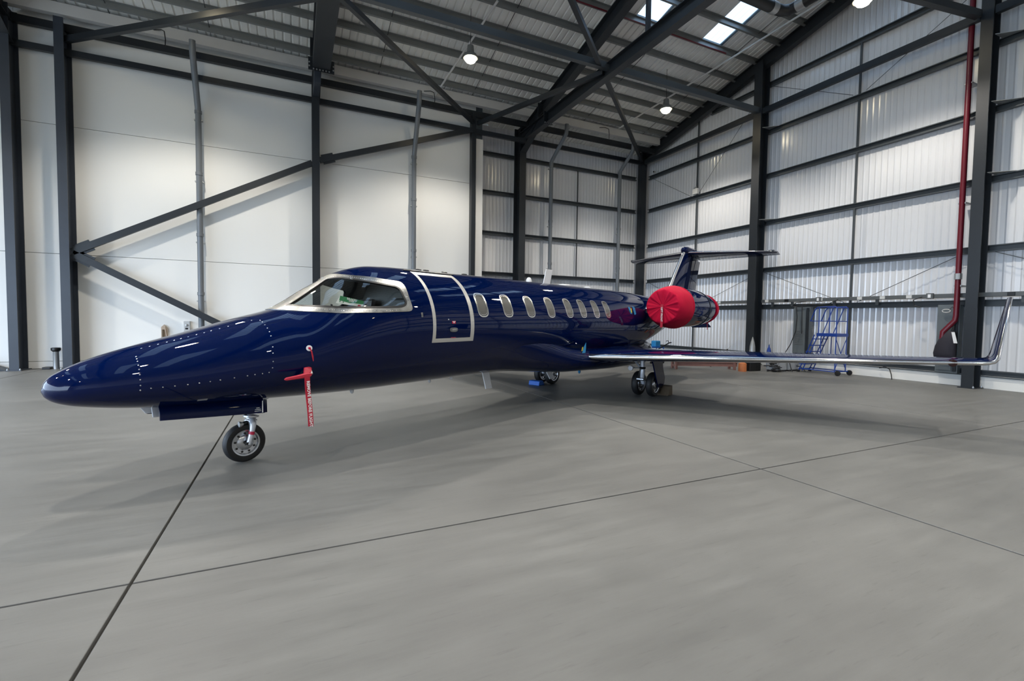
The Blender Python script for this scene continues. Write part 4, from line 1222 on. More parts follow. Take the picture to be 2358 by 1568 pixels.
for sg in (1, -1):
    b = MB()
    rows = []
    for s in np.linspace(-0.86, 0.13, 8):
        zb = 0.655 - 0.065 * (s + 0.86) / 0.99
        zt = 0.80 - 0.05 * (s + 0.86) / 0.99
        cv = [(zt, 0.20), (zt - 0.05, 0.238), ((zt + zb) / 2 - 0.02, 0.252), (zb, 0.252)]
        rows.append([(s, -sg * y, z) for z, y in cv] + [(s, -sg * (y - 0.022), z) for z, y in cv[::-1]])
    gd = MB().grid(rows, closed=True, caps=True).build('nose_gear_door', M['navy'], jet, smooth=True, angle=50)
    b = MB()
    pr = [(0.13, 0.255, 0.595), (0.165, 0.235, 0.592), (0.165, 0.225, 0.735), (0.13, 0.24, 0.745)]
    b.v += [Vector((x, -sg * y, z)) for x, y, z in pr] + [Vector((x, -sg * (y - 0.02), z)) for x, y, z in pr]
    b.f += [(0, 1, 2, 3), (7, 6, 5, 4), (0, 4, 5, 1), (1, 5, 6, 2), (2, 6, 7, 3), (3, 7, 4, 0)]
    b.build('door_edge', M['navy'], gd)
    MB().box((0.100, min(-sg * 0.2535, -sg * 0.2565), 0.60), (0.112, max(-sg * 0.2535, -sg * 0.2565), 0.735)).build('door_highlight', M['white'], gd)  # white strip painting the highlight on the door's rear edge
    if sg == 1:
        for k, wd_ in enumerate((0.035, 0.062, 0.07)):
            MB().box((0.055 - wd_ / 2, -0.2555, 0.655 - k * 0.018), (0.055 + wd_ / 2, -0.2535, 0.661 - k * 0.018)).build('stencil_line', M['white'], gd)

for sg, lab in ((1, 'port main landing gear with twin wheels'), (-1, 'starboard main landing gear with twin wheels')):
    y = -sg * 1.39
    mg = MB().tube([(7.74, y, 0.98), (7.76, y, 0.56)], 0.05, 16).build('main_gear', M['strut'], jet, smooth=True)
    tag(mg, lab)
    for dy in (-0.17, 0.17):
        wheel(mg, 7.95, y + dy, 0.275, 0.275, 0.15, 10, 0.17)
    MB().tube([(7.95, y - 0.2, 0.275), (7.95, y + 0.2, 0.275)], 0.035, 12).build('axle', M['wheelalu'], mg, smooth=True)
    MB().tube([(7.76, y, 0.60), (7.74, y, 0.42), (7.80, y, 0.32), (7.95, y, 0.275)], [0.055, 0.05, 0.055, 0.05], 14).build('trailing_link', M['strut'], mg, smooth=True)
    MB().lathe([(0, 0.06), (0.03, 0.075), (0.05, 0.06)], (7.755, y, 0.62), (0, 0, 1), 16).build('strut_collar', M['gasket'], mg, smooth=True)
    MB().tube([(7.70, y + 0.02, 0.66), (7.66, y + 0.06, 0.45), (7.72, y + 0.05, 0.30)], 0.012, 8).build('brake_hose', M['cable'], mg, smooth=True)
    MB().tube([(7.66, y - 0.08, 0.40), (7.66, y + 0.08, 0.40)], 0.03, 10).build('brake_link', M['wheelalu'], mg, smooth=True)
    MB().lathe([(0, 0.055), (0.05, 0.055), (0.055, 0.035)], (7.60, y + sg * 0.20, 0.64), (-1, 0, 0), 16).build('landing_lamp', M['whitegloss'], mg, smooth=True)
    MB().tube([(7.66, y + sg * 0.20, 0.64), (7.75, y, 0.64)], 0.014, 8).build('lamp_arm', M['galv'], mg)
    MB().tube([(7.76, y, 0.60), (7.9, y + sg * 0.42, 0.95)], 0.025, 10).build('side_brace', M['strut'], mg, smooth=True)
    b = MB()
    pr = [(7.45, 0.975), (8.05, 0.975), (8.20, 0.62), (8.36, 0.40), (8.36, 0.27), (8.22, 0.17), (8.05, 0.20), (7.88, 0.42), (7.66, 0.72)]
    n = len(pr)
    def yd_(z, o_): return -sg * (1.69 - 0.07 * (0.975 - z) / 0.8 + o_)
    b.v += [Vector((q_, yd_(z, 0.0), z)) for q_, z in pr] + [Vector((q_, yd_(z, 0.028), z)) for q_, z in pr]
    b.f += [tuple(range(n)), tuple(range(2 * n - 1, n - 1, -1))] + [(i, (i + 1) % n, n + (i + 1) % n, n + i) for i in range(n)]
    b.build('main_gear_door', M['navy'], jet)

# ================================================================== THINGS ON AND AROUND THE AIRCRAFT
JR = jet.rotation_euler.z
JL = Vector(jet.location)
def jw(s, t, z):
    """aircraft coordinates (t positive to port) to the hangar"""
    c, sn = math.cos(JR), math.sin(JR)
    return Vector((JL.x + s * c + t * sn, JL.y + s * sn - t * c, z))
def jroot(name, s, t, z, label, cat, group=None):
    o = empty(name, jw(s, t, z), label, cat, group, local=True, rz=JR)
    OFF[o] = Vector((s, -t, z))      # children are given in aircraft coordinates
    return o

# engine covers
for sg, lab, lab2 in ((1, 'large red fabric cover on the port engine intake', 'red fabric cover on the port engine exhaust'),
                      (-1, 'red fabric intake cover mostly hidden behind the fuselage', 'red exhaust cover of the hidden starboard engine')):
    t = sg * 1.36
    root = jroot('intake_cover', 8.85, t, 2.05, lab, 'engine cover', 'red engine covers')
    def wr_(j, a, d, r):
        k = min(1.0, r / 0.38)
        if j < 7:
            ph = 9 * a + 0.8 * math.sin(3 * a + 1.0)
            d = d + 0.016 * k * math.sin(ph) * (1 if j < 6 else 0.5) + 0.008 * k * math.sin(23 * a)
        elif j > 8: r = r + 0.006 * math.sin(7 * a + 0.6)
        return d, r
    MB().lathe([(8.862, 0.0), (8.86, 0.06), (8.858, 0.14), (8.852, 0.22), (8.848, 0.30), (8.848, 0.36), (8.852, 0.395), (8.87, 0.415), (8.98, 0.455), (9.2, 0.51), (9.42, 0.535), (9.55, 0.53), (9.555, 0.515)],
               (0, -t, 2.05), (1, 0, 0), 96, ref=(0, 0, 1), warp=wr_).build('fabric', M['red'], root, smooth=True, angle=34)
    MB().lathe([(9.51, 0.53), (9.51, 0.54), (9.545, 0.54), (9.545, 0.53)], (0, -t, 2.05), (1, 0, 0), 64).build('hem', M['red'], root, smooth=True)
    rb = MB().bar((8.825, -t, 2.10), (8.815, -t, 1.545), 0.062, 0.004, (1, 0, 0)).build('streamer', M['ribbonred'], root)
    if sg == 1:
        text_part('streamer_print', 'LEFT FRONT', 0.062, M['white'], root, (8.812, -t, 1.86), (0, 0, -1), (0, -1, 0), 0.0012)
    r2 = jroot('exhaust_cover', 12.0, t, 2.05, lab2, 'engine cover', 'red engine covers')
    MB().lathe([(11.72, 0.408), (11.73, 0.425), (11.97, 0.385), (12.05, 0.36), (12.3, 0.30), (12.5, 0.17), (12.53, 0.0)], (0, -t, 2.05), (1, 0, 0), 48).build('fabric', M['red'], r2, smooth=True)
    MB().bar((12.02, -t - sg * 0.06, 1.72), (12.03, -t - sg * 0.06, 1.46), 0.06, 0.004, (0, 1, 0)).build('streamer', M['ribbonred'], r2)

# pitot probe cover with streamer
pv = jroot('pitot_cover', 0.40, 0.74, 1.08, 'red fabric cover slipped over the pitot probe below the cockpit', 'probe cover')
MB().grid([[(s, -0.80 + dy * w, z + dz * h) for dy, dz in ((-1, -.6), (-.6, -1), (.6, -1), (1, -.6), (1, .6), (.6, 1), (-.6, 1), (-1, .6))]
           for s, z, w, h in ((0.115, 1.03, .006, .006), (0.135, 1.032, .016, .016), (0.25, 1.043, .02, .02), (0.36, 1.055, .024, .028), (0.40, 1.06, .022, .02), (0.415, 1.062, .008, .008))],
          closed=True, caps=True).build('sleeve', M['ribbonred'], pv, smooth=True)
MB().add([(0.33, -0.80, 1.075), (0.42, -0.79, 1.085), (0.455, -0.73, 1.115), (0.45, -0.72, 1.145), (0.36, -0.75, 1.135),
          (0.33, -0.775, 1.075), (0.42, -0.765, 1.085), (0.455, -0.715, 1.115), (0.45, -0.705, 1.145), (0.36, -0.725, 1.135)],
         [(0, 1, 2, 3, 4), (9, 8, 7, 6, 5), (0, 5, 6, 1), (1, 6, 7, 2), (2, 7, 8, 3), (3, 8, 9, 4), (4, 9, 5, 0)]).build('mast_wrap', M['ribbonred'], pv, bevel=0.004)
MB().tube([(0.44, -0.71, 1.115), (0.42, -0.79, 1.07), (0.36, -0.80, 1.055)], 0.014, 10).build('probe_mast', M['galv'], pv, smooth=True)
rows = []
for k in range(15):
    f = k / 14
    s = 0.352 + 0.038 * f; z = 1.045 - 0.565 * f; y = -0.825 + 0.008 * math.sin(f * 6)
    rows.append([(s - 0.031, y, z + 0.004), (s + 0.031, y, z - 0.004), (s + 0.031, y + 0.0025, z - 0.004), (s - 0.031, y + 0.0025, z + 0.004)])
st = MB().grid(rows, closed=True, caps=True).build('streamer', M['ribbonred'], pv)
d = Vector((0.038, 0, -0.565)).normalized()
text_part('streamer_print', 'REMOVE BEFORE FLIGHT', 0.047, M['white'], pv, (0.374, -0.8335, 0.735), d, Vector((0, -1, 0)).cross(d), 0.0012)
# static port plug
sv = jroot('static_plug', 0.424, 0.73, 1.35, 'small pink streamer hanging from the round static port', 'streamer')
MB().grid([[(0.418, -0.742, 1.352), (0.43, -0.742, 1.36)], [(0.432, -0.752, 1.31), (0.449, -0.752, 1.315)], [(0.444, -0.752, 1.25), (0.463, -0.75, 1.255)], [(0.458, -0.748, 1.20), (0.466, -0.748, 1.205)]]).build('ribbon', M['ribbonred'], sv)
MB().lathe([(0, 0.012), (0.012, 0.012), (0.016, 0.006)], (0.424, -0.732, 1.352), (0, -1, 0.1), 10).build('plug', M['red'], sv)

# masking tape left on the wing root and engine pylon
def tape(label, base, pieces):
    root = jroot('masking_tape', base[0], base[1], base[2], label, 'tape', 'strips of masking tape')
    OFF[root] = Vector((base[0], -base[1], base[2]))
    for nm, m, pts in pieces:
        b = MB()
        n = len(pts)
        b.v += [Vector((s, -t, z)) for s, t, z in pts] + [Vector((s, -(t + 0.003), z)) for s, t, z in pts]
        b.f += [tuple(range(n)), tuple(range(2 * n - 1, n - 1, -1))] + [(i, (i + 1) % n, n + (i + 1) % n, n + i) for i in range(n)]
        b.build(nm, M[m], root)
def fair_t(s, z):
    w, zt, zb = (float(sm([q[k] for q in FSt], s)) for k in (1, 2, 3))
    c = (zt + zb) / 2; hh = (zt - zb) / 2
    v = min(0.999, abs(z - c) / hh)
    tf = w * (1 - v ** 2.5) ** (1 / 2.5)
    sk = FS(np.full(361, s), np.linspace(-90, 90, 361))
    ts = float(np.interp(z, sk[:, 2], -sk[:, 1]))
    return max(tf if z < zt else 0, ts) + 0.004
def onf(L): 
    tm = max(fair_t(s, z) for s, z in L)
    return [(s, tm + 0.004, z) for s, z in L]
tape('blue and yellow masking tape on the wing root', (6.0, 0.95, 1.08), [
    ('blue_strip', 'tapeblue', onf([(5.91, 1.04), (6.03, 1.04), (6.05, 1.12), (6.05, 1.25), (5.98, 1.17)])),
    ('yellow_label', 'tapeyellow', [(s, t + 0.004, z) for s, t, z in onf([(5.965, 1.075), (6.02, 1.08), (6.03, 1.16), (5.985, 1.15)])])])
tape('blue and yellow masking tape by the engine pylon', (8.36, 0.80, 1.95), [
    ('blue_strip', 'tapeblue', [(8.24, FS(8.24, 28)[1] * -1 + .004, 2.03), (8.33, FS(8.33, 28)[1] * -1 + .004, 2.03), (8.36, FS(8.36, 17)[1] * -1 + .004, 1.86), (8.27, FS(8.27, 17)[1] * -1 + .004, 1.86)]),
    ('blue_strip', 'tapeblue', [(8.38, .80, 2.05), (8.52, .80, 2.02), (8.56, .82, 1.86), (8.48, .82, 1.84), (8.42, .81, 1.95)]),
    ('yellow_label', 'tapeyellow', [(8.265, .812, 2.0), (8.31, .812, 2.0), (8.33, .828, 1.89), (8.28, .828, 1.89)])])

# BRAKES OFF card lying against the windshield inside the cockpit
cdr = jroot('brakes_card', 1.05, 0.47, 1.87, 'green and white BRAKES OFF card behind the windshield', 'card')
A, Bc, Cc, D = Vector((0.955, -0.46, 1.972)), Vector((1.285, -0.46, 1.917)), Vector((1.262, -0.50, 1.836)), Vector((0.875, -0.50, 1.880))
nn = (Bc - A).cross(D - A).normalized()
if nn.y > 0: nn = -nn
def quad(name, m, P, off, th=0.002):
    b = MB(); n = len(P)
    b.v += [p + nn * off for p in P] + [p + nn * (off - th) for p in P]
    b.f += [tuple(range(n)), tuple(range(2 * n - 1, n - 1, -1))] + [(i, (i + 1) % n, n + (i + 1) % n, n + i) for i in range(n)]
    return b.build(name, M[m], cdr)
def bl(u, v): return (A * (1 - u) + Bc * u) * (1 - v) + (D * (1 - u) + Cc * u) * v
quad('card', 'white', [A, Bc, Cc, D], 0.0)
quad('green_band', 'green', [A, Bc, bl(1.0, 0.55), bl(0.72, 0.62), bl(0.45, 0.72), bl(0.2, 0.62), bl(0.06, 0.58)], 0.003)
quad('red_flash', 'cardred', [bl(0.80, 0.72), bl(0.9, 0.82), bl(0.88, 1.0), bl(0.76, 1.0)], 0.003)
quad('leaf_print', 'green', [bl(0.08, 0.66), bl(0.13, 0.62), bl(0.11, 0.86)], 0.003)
quad('leaf_print', 'green', [bl(0.2, 0.7), bl(0.25, 0.66), bl(0.24, 0.88)], 0.003)
xd = (Bc - A).normalized(); yd = (A - D); yd = (yd - xd * yd.dot(xd)).normalized()
if xd.cross(yd).dot(nn) < 0: yd = -yd
text_part('card_print', 'BRAKES', 0.040, M['white'], cdr, bl(0.50, 0.20) + nn * 0.005, xd, yd, 0.001)
text_part('card_print', 'OFF', 0.040, M['white'], cdr, bl(0.50, 0.47) + nn * 0.005, xd, yd, 0.001)

# wheel chocks
ck = jroot('wheel_chock', 7.52, -1.40, 0, 'blue chock in front of the far main wheels', 'chock')
MB().add([(7.40, 1.24, 0), (7.40, 1.58, 0), (7.66, 1.58, 0), (7.66, 1.24, 0), (7.43, 1.24, 0.11), (7.43, 1.58, 0.11), (7.58, 1.58, 0.12), (7.58, 1.24, 0.12)],
         [(0, 3, 2, 1), (4, 5, 6, 7), (0, 1, 5, 4), (1, 2, 6, 5), (2, 3, 7, 6), (3, 0, 4, 7)]).build('wedge', M['chock'], ck, bevel=0.015)
ck = jroot('wheel_chock', 8.35, 1.62, 0, 'worn brown wooden chock behind the near main wheels', 'chock')
MB().add([(8.24, -1.80, 0), (8.24, -1.44, 0), (8.50, -1.44, 0), (8.50, -1.80, 0), (8.36, -1.80, 0.20), (8.36, -1.44, 0.20), (8.49, -1.44, 0.22), (8.49, -1.80, 0.22)],
         [(0, 3, 2, 1), (4, 5, 6, 7), (0, 1, 5, 4), (1, 2, 6, 5), (2, 3, 7, 6), (3, 0, 4, 7)]).build('wedge', M['brown'], ck, bevel=0.01)
ep = jroot('drain_plug', 6.85, 0.30, 0.56, 'small blue drain plug under the belly fairing', 'plug')
MB().lathe([(0, 0.03), (0.05, 0.03), (0.06, 0.018), (0.075, 0.018)], (6.85, -0.30, 0.575), (0, 0, -1), 12).build('plug', M['tapeblue'], ep, smooth=True)

# ================================================================== THINGS ALONG THE WALLS
# cable tray with socket boxes
ct = empty('cable_tray', (16.75, 4, 2.4), 'grey cable trunking with sockets along the ribbed right wall', 'cable tray')
MB().box((16.70, -11, 2.46), (16.80, 12.6, 2.575)).build('trunking', M['tray'], ct, bevel=0.006)
MB().box((16.70, 13.0, 2.46), (16.80, 19.3, 2.575)).build('trunking', M['tray'], ct, bevel=0.006)
for y in (18.0, 15.2, 12.2, 11.4, 9.9, 8.6, 5.3, 3.0):
    MB().box((16.78, y - 0.04, 2.30), (16.84, y + 0.04, 2.47)).build('bracket', M['tray'], ct)
for k, y in enumerate((14.6, 12.35, 11.55, 10.3, 9.05, 8.4, 7.7, 7.2, 5.5, 4.9)):
    MB().box((16.67, y - 0.07, 2.47), (16.70, y + 0.07, 2.565)).build('socket', M['gasket' if k in (2, 8) else 'plastic'], ct, bevel=0.004)
for y in (10.35, 7.18):
    sb = MB().box((16.62, y - 0.08, 2.44), (16.70, y + 0.08, 2.60)).build('plug_box', M['tray'], ct, bevel=0.006)
    MB().box((16.612, y - 0.035, 2.47), (16.62, y + 0.035, 2.57)).build('plug_face', M['white'], sb)
# grey service panels
for (y0, y1, z1, lab) in ((10.62, 11.22, 2.26, 'tall grey sheet metal service box left of the blue ladder'), (6.48, 6.98, 2.26, 'tall grey sheet metal service box behind the red pipe')):
    root = empty('service_box', (16.7, (y0 + y1) / 2, 0.34), lab, 'service box', 'grey service boxes on the right wall')
    MB().box((16.65, y0, 0.345), (16.83, y1, z1)).build('casing', M['greypanel'], root, bevel=0.008)
    MB().box((16.615, y0 + 0.13, 0.42), (16.63, y1 - 0.02, z1 - 0.05)).build('cover_plate', M['greypanel'], root, bevel=0.006)
    MB().box((16.61, y0 + 0.02, 0.40), (16.63, y0 + 0.1, z1 - 0.03)).build('cable_channel', M['steel'], root)
    for k in range(9):
        MB().box((16.61, y0 + 0.2, 0.9 + k * 0.06), (16.616, y1 - 0.1, 0.92 + k * 0.06)).build('louvre', M['tray'], root)
# power leads hanging in front of the left box
def lead(label, pts, r=0.014):
    o = MB().tube(pts, r, 8).build('power_lead', M['cable'], smooth=True)
    return tag(o, label, 'cable', 'black power leads on the right wall')
lead('black power lead looping from a socket over the grey box', [(16.6, 10.75, 2.46), (16.57, 11.1, 2.42), (16.55, 11.2, 2.3), (16.55, 11.1, 2.27), (16.55, 10.8, 2.36), (16.58, 10.3, 2.33), (16.62, 9.95, 2.37), (16.64, 9.7, 2.5)])
lead('black power lead hanging down the grey box to the floor', [(16.55, 11.08, 2.28), (16.54, 11.02, 1.9), (16.53, 11.04, 1.4), (16.5, 11.2, 0.9), (16.4, 11.4, 0.45), (16.3, 11.5, 0.02)])
lead('short black lead hanging in the grey cable channel', [(16.55, 10.86, 2.33), (16.54, 10.84, 1.9), (16.55, 10.83, 1.3)])
lead('short black lead curling under a plug box near the red pipe', [(16.62, 7.35, 2.5), (16.6, 7.55, 2.42), (16.6, 7.52, 2.25), (16.6, 7.38, 2.2)])
lead('black lead arching at the foot of the right wall', [(16.8, 8.45, 0.30), (16.72, 8.25, 0.36), (16.66, 8.1, 0.30), (16.6, 8.02, 0.15), (16.5, 7.95, 0.015)])

# blue mobile step ladder
ld_ = empty('step_ladder', (16.15, 9.8, 0), 'blue mobile step ladder with platform by the right wall', 'ladder')
XA, XB = 15.85, 16.42
def lt(name, pts, r=0.018): return MB().tube(pts, r, 8).build(name, M['ladder'], ld_, smooth=True)
for x in (XA, XB):
    lt('stringer', [(x, 10.42, 0.06), (x, 9.93, 1.30)])
    lt('stringer', [(x, 10.30, 0.06), (x, 9.82, 1.28)])
    lt('rear_leg', [(x, 9.24, 0.1), (x, 9.24, 1.28)])
    lt('base_rail', [(x, 10.42, 0.12), (x, 9.16, 0.12)])
    lt('brace', [(x, 9.24, 0.55), (x, 10.15, 0.45)], 0.012)
    lt('guard_post', [(x, 9.24, 1.28), (x, 9.24, 2.2)])
    lt('guard_post', [(x, 9.80, 1.28), (x, 9.80, 2.2)])
    lt('hand_rail', [(x, 10.08, 1.76), (x, 9.94, 2.14), (x, 9.86, 2.22), (x, 9.30, 2.24), (x, 9.24, 2.18)])
    lt('hand_rail', [(x, 10.10, 1.76), (x, 9.24, 1.76)], 0.013)
    lt('slanted_rail', [(x, 9.36, 2.2), (x, 9.72, 1.2), (x, 9.72, 0.35)], 0.015)
for k in range(5):
    y = 10.33 - 0.103 * k; z = 0.28 + 0.22 * k
    MB().box((XA, y - 0.09, z - 0.015), (XB, y + 0.09, z + 0.012)).build('tread', M['ladder'], ld_)
MB().box((XA - 0.02, 9.20, 1.26), (XB + 0.02, 9.86, 1.36)).build('platform', M['ladder'], ld_, bevel=0.006)
lt('cross_bar', [(XA, 9.24, 2.2), (XB, 9.24, 2.2)]); lt('cross_bar', [(XA, 9.24, 1.76), (XB, 9.24, 1.76)], 0.013)
lt('cross_bar', [(XA, 10.42, 0.1), (XB, 10.42, 0.1)]); lt('cross_bar', [(XA, 9.24, 0.12), (XB, 9.24, 0.12)])
lt('cross_brace', [(XA, 9.24, 0.2), (XB, 9.24, 1.2)], 0.011); lt('cross_brace', [(XB, 9.24, 0.2), (XA, 9.24, 1.2)], 0.011)
for x in (XA - 0.03, XB + 0.03):
    MB().lathe([(-0.02, 0.05), (-0.016, 0.085), (0.016, 0.085), (0.02, 0.05)], (x, 9.13, 0.086), (1, 0, 0), 18).build('castor_wheel', M['tyre'], ld_, smooth=True)
    MB().box((x - 0.03, 10.38, 0), (x + 0.03, 10.46, 0.07)).build('rubber_foot', M['tyre'], ld_)

# dark bag and white notice hung under the red pipe
bg_ = empty('hose_bag', (16.42, 6.68, 0.72), 'bulging dark bag hanging in front of the grey service box', 'bag')
rows = []
for k, (z, rx, ry, yy) in enumerate(((1.52, .02, .05, 6.55), (1.46, .06, .11, 6.60), (1.3, .10, .19, 6.64), (1.1, .13, .23, 6.68), (0.9, .14, .25, 6.70), (0.76, .12, .24, 6.70), (0.70, .06, .18, 6.70))):
    rows.append([(16.46 + rx * math.cos(a) * (1 + .06 * math.sin(5 * a + k)), yy + ry * math.sin(a) * (1 + .05 * math.sin(3 * a + k)), z) for a in [2 * math.pi * i / 24 for i in range(24)]])
MB().grid(rows, closed=True, caps=True).build('bag_body', M['bag'], bg_, smooth=True, angle=70)
MB().tube([(16.47, 6.56, 1.5), (16.52, 6.55, 1.62), (16.56, 6.56, 1.75)], 0.012, 8).build('strap', M['cable'], bg_)
nt_ = MB().add([(16.28, 6.36, 1.20), (16.28, 6.43, 1.50), (16.28, 6.50, 1.50), (16.28, 6.44, 1.20), (16.285, 6.36, 1.20), (16.285, 6.43, 1.50), (16.285, 6.50, 1.50), (16.285, 6.44, 1.20)],
               [(0, 1, 2, 3), (7, 6, 5, 4), (0, 4, 5, 1), (1, 5, 6, 2), (2, 6, 7, 3), (3, 7, 4, 0)]).build('notice_sheet', M['white'], bg_)
rl = empty('cable_coil', (16.55, 6.72, 2.0), 'pale coil of cable hung on the service box beside the red pipe', 'cable coil')
b = MB()
for k in range(3):
    b.tube([(16.55 - 0.01 * k, 6.74 + 0.09 * math.cos(a), 2.08 + 0.045 * math.sin(a) + 0.004 * k) for a in [2 * math.pi * i / 20 for i in range(21)]], 0.008, 6)
b.build('coil', M['plastic'], rl, smooth=True)
MB().tube([(16.55, 6.68, 2.12), (16.55, 6.62, 2.2), (16.56, 6.55, 2.1), (16.57, 6.52, 1.8), (16.5, 6.6, 1.52)], 0.008, 6).build('tail', M['cable'], rl, smooth=True)

# low workshop clutter along the foot of the right wall
tr = empty('red_trestle', (13.2, 12.0, 0), 'low faded red steel trestle on the floor behind the wing', 'trestle')
dv = Vector((2.1, -1.0, 0)).normalized(); pv_ = Vector((dv.y, -dv.x, 0))
def tp(a, c, z): return Vector((12.15, 12.45, 0)) + dv * a + pv_ * c + Vector((0, 0, z))
for c in (0.0, -0.4): MB().bar(tp(0, c, 0.30), tp(2.2, c, 0.30), 0.07, 0.09).build('beam', M['trestle'], tr)
for a in (0.05, 2.1):
    for c in (0.0, -0.4): MB().bar(tp(a, c, 0.0), tp(a, c, 0.27), 0.07, 0.07).build('leg', M['trestle'], tr)
    MB().bar(tp(a, 0, 0.12), tp(a, -0.4, 0.12), 0.05, 0.05).build('cross_bar', M['trestle'], tr)
MB().bar(tp(0.0, -0.02, 0.20), tp(2.2, -0.02, 0.20), 0.02, 0.16).build('side_plate', M['trestle'], tr)
cn = empty('oil_can', (13.95, 11.15, 0), 'rusty orange can on the floor beside the trestle', 'can')
MB().lathe([(0, 0.13), (0.26, 0.13), (0.28, 0.12), (0.31, 0.05), (0.35, 0.045)], (13.95, 11.15, 0), (0, 0, 1), 20).build('body', M['orange'], cn, smooth=True)
MB().lathe([(0, 0.05), (0.03, 0.05)], (13.95, 11.15, 0.35), (0, 0, 1), 12).build('cap', M['galv'], cn)
bx_ = empty('black_toolbox', (14.45, 11.2, 0), 'black tool box between orange can and cable heap', 'tool box')
MB().box((14.2, 11.05, 0), (14.75, 11.4, 0.28)).build('body', M['gasket'], bx_, bevel=0.015)
MB().box((14.19, 11.04, 0.28), (14.76, 11.41, 0.36)).build('lid', M['steel2'], bx_, bevel=0.012)
MB().tube([(14.3, 11.22, 0.36), (14.32, 11.22, 0.43), (14.62, 11.22, 0.43), (14.64, 11.22, 0.36)], 0.012, 8).build('handle', M['galv'], bx_)
hp = empty('cable_heap', (15.0, 10.75, 0), 'heap of black cables piled on the floor by the cabinets', 'cable')
b = MB()
for k in range(9):
    rr = 0.10 + 0.09 * random.random(); cx, cyy, cz = 15.0 + random.uniform(-.08, .08), 10.75 + random.uniform(-.12, .12), 0.03 + 0.035 * k
    ti = random.uniform(-.3, .3)
    b.tube([(cx + rr * math.cos(a), cyy + rr * math.sin(a), max(0.016, cz + ti * rr * math.sin(a))) for a in [2 * math.pi * i / 18 for i in range(19)]], 0.016, 6)
b.build('coils', M['cable'], hp, smooth=True)
for (x, y, w, h_, lab) in ((15.28, 10.85, 0.5, 0.44, 'grey metal cabinet left of the black floor lead'), (15.86, 10.82, 0.5, 0.46, 'grey metal cabinet nearest the blue ladder')):
    root = empty('floor_cabinet', (x, y, 0), lab, 'cabinet', 'low grey floor cabinets')
    MB().box((x - w / 2, y - 0.2, 0.04), (x + w / 2, y + 0.2, h_)).build('body', M['cabinet'], root, bevel=0.01)
    MB().box((x - w / 2 + 0.02, y - 0.215, 0.06), (x + w / 2 - 0.02, y - 0.2, h_ - 0.02)).build('door', M['cabinet'], root, bevel=0.006)
    MB().box((x - w / 2 + 0.03, y - 0.19, 0), (x + w / 2 - 0.03, y + 0.19, 0.04)).build('plinth', M['gasket'], root)
    MB().box((x + w / 2 - 0.08, y - 0.235, h_ * 0.5), (x + w / 2 - 0.06, y - 0.215, h_ * 0.5 + 0.1)).build('handle', M['galv'], root)
lead('black floor lead between the two grey cabinets', [(15.57, 10.62, 0.42), (15.56, 10.55, 0.25), (15.57, 10.5, 0.06), (15.5, 10.42, 0.016)])
lead('black floor lead curling beside the ladder foot', [(15.75, 10.45, 0.2), (15.9, 10.4, 0.17), (16.0, 10.35, 0.08), (16.02, 10.3, 0.016)])
mc = empty('marker_cone', (15.9, 12.3, 0), 'pale pointed marker cone in front of the right wall column', 'cone')
MB().lathe([(0.04, 0.13), (0.30, 0.115), (0.75, 0.095), (0.93, 0.065), (1.13, 0.01)], (15.9, 12.3, 0), (0, 0, 1), 20).build('cone', M['galv'], mc, smooth=True)
MB().box((15.68, 12.08, 0), (16.12, 12.52, 0.04)).build('base', M['gasket'], mc, bevel=0.008)
bt = empty('tool_trolley', (13.0, 14.5, 0), 'blue workshop trolley seen under the tail', 'trolley')
for x in (12.72, 13.34):
    for y in (14.3, 14.7):
        MB().bar((x, y, 0.1), (x, y, 0.66), 0.03, 0.03, (1, 0, 0)).build('post', M['chock'], bt)
        MB().lathe([(-0.015, 0.03), (-0.012, 0.05), (0.012, 0.05), (0.015, 0.03)], (x, y, 0.05), (0, 1, 0), 14).build('castor', M['tyre'], bt, smooth=True)
for z in (0.18, 0.62): MB().box((12.70, 14.28, z), (13.36, 14.72, z + 0.04)).build('shelf', M['chock'], bt)
MB().box((12.98, 14.36, 0.66), (13.24, 14.62, 0.90)).build('tool_case', M['tapeblue'], bt, bevel=0.03)
tb = empty('tow_bar', (12.5, 13.5, 0), 'black tow bar handle leaning up behind the wing', 'tow bar')
MB().tube([(11.5, 13.6, 0.03), (12.3, 13.5, 0.62), (12.85, 13.48, 0.87), (12.95, 13.48, 0.88)], 0.022, 8).build('bar', M['gasket'], tb, smooth=True)
MB().tube([(12.82, 13.48, 0.88), (12.78, 13.46, 0.95), (12.70, 13.45, 0.95), (12.66, 13.44, 0.93)], 0.012, 8).build('hook', M['gasket'], tb, smooth=True)
lr = empty('lance_rod', (14.5, 12.6, 0), 'thin black rod standing behind the middle of the wing', 'rod')
MB().tube([(14.15, 12.7, 0.0), (14.8, 12.5, 0.66)], 0.022, 8).build('grip', M['gasket'], lr, smooth=True)
MB().tube([(14.8, 12.5, 0.66), (15.0, 12.44, 0.86)], 0.006, 6).build('tip', M['galv'], lr)
bo = empty('blue_bottle', (16.3, 11.75, 0), 'dark blue gas bottle standing left of the grey service box', 'bottle')
MB().lathe([(0, 0.075), (0.6, 0.075), (0.7, 0.055), (0.76, 0.025), (0.84, 0.02)], (16.3, 11.9, 0), (0, 0, 1), 16).build('body', M['ladder'], bo, smooth=True)
MB().lathe([(0, 0.028), (0.04, 0.028)], (16.3, 11.9, 0.84), (0, 0, 1), 10).build('valve', M['galv'], bo)

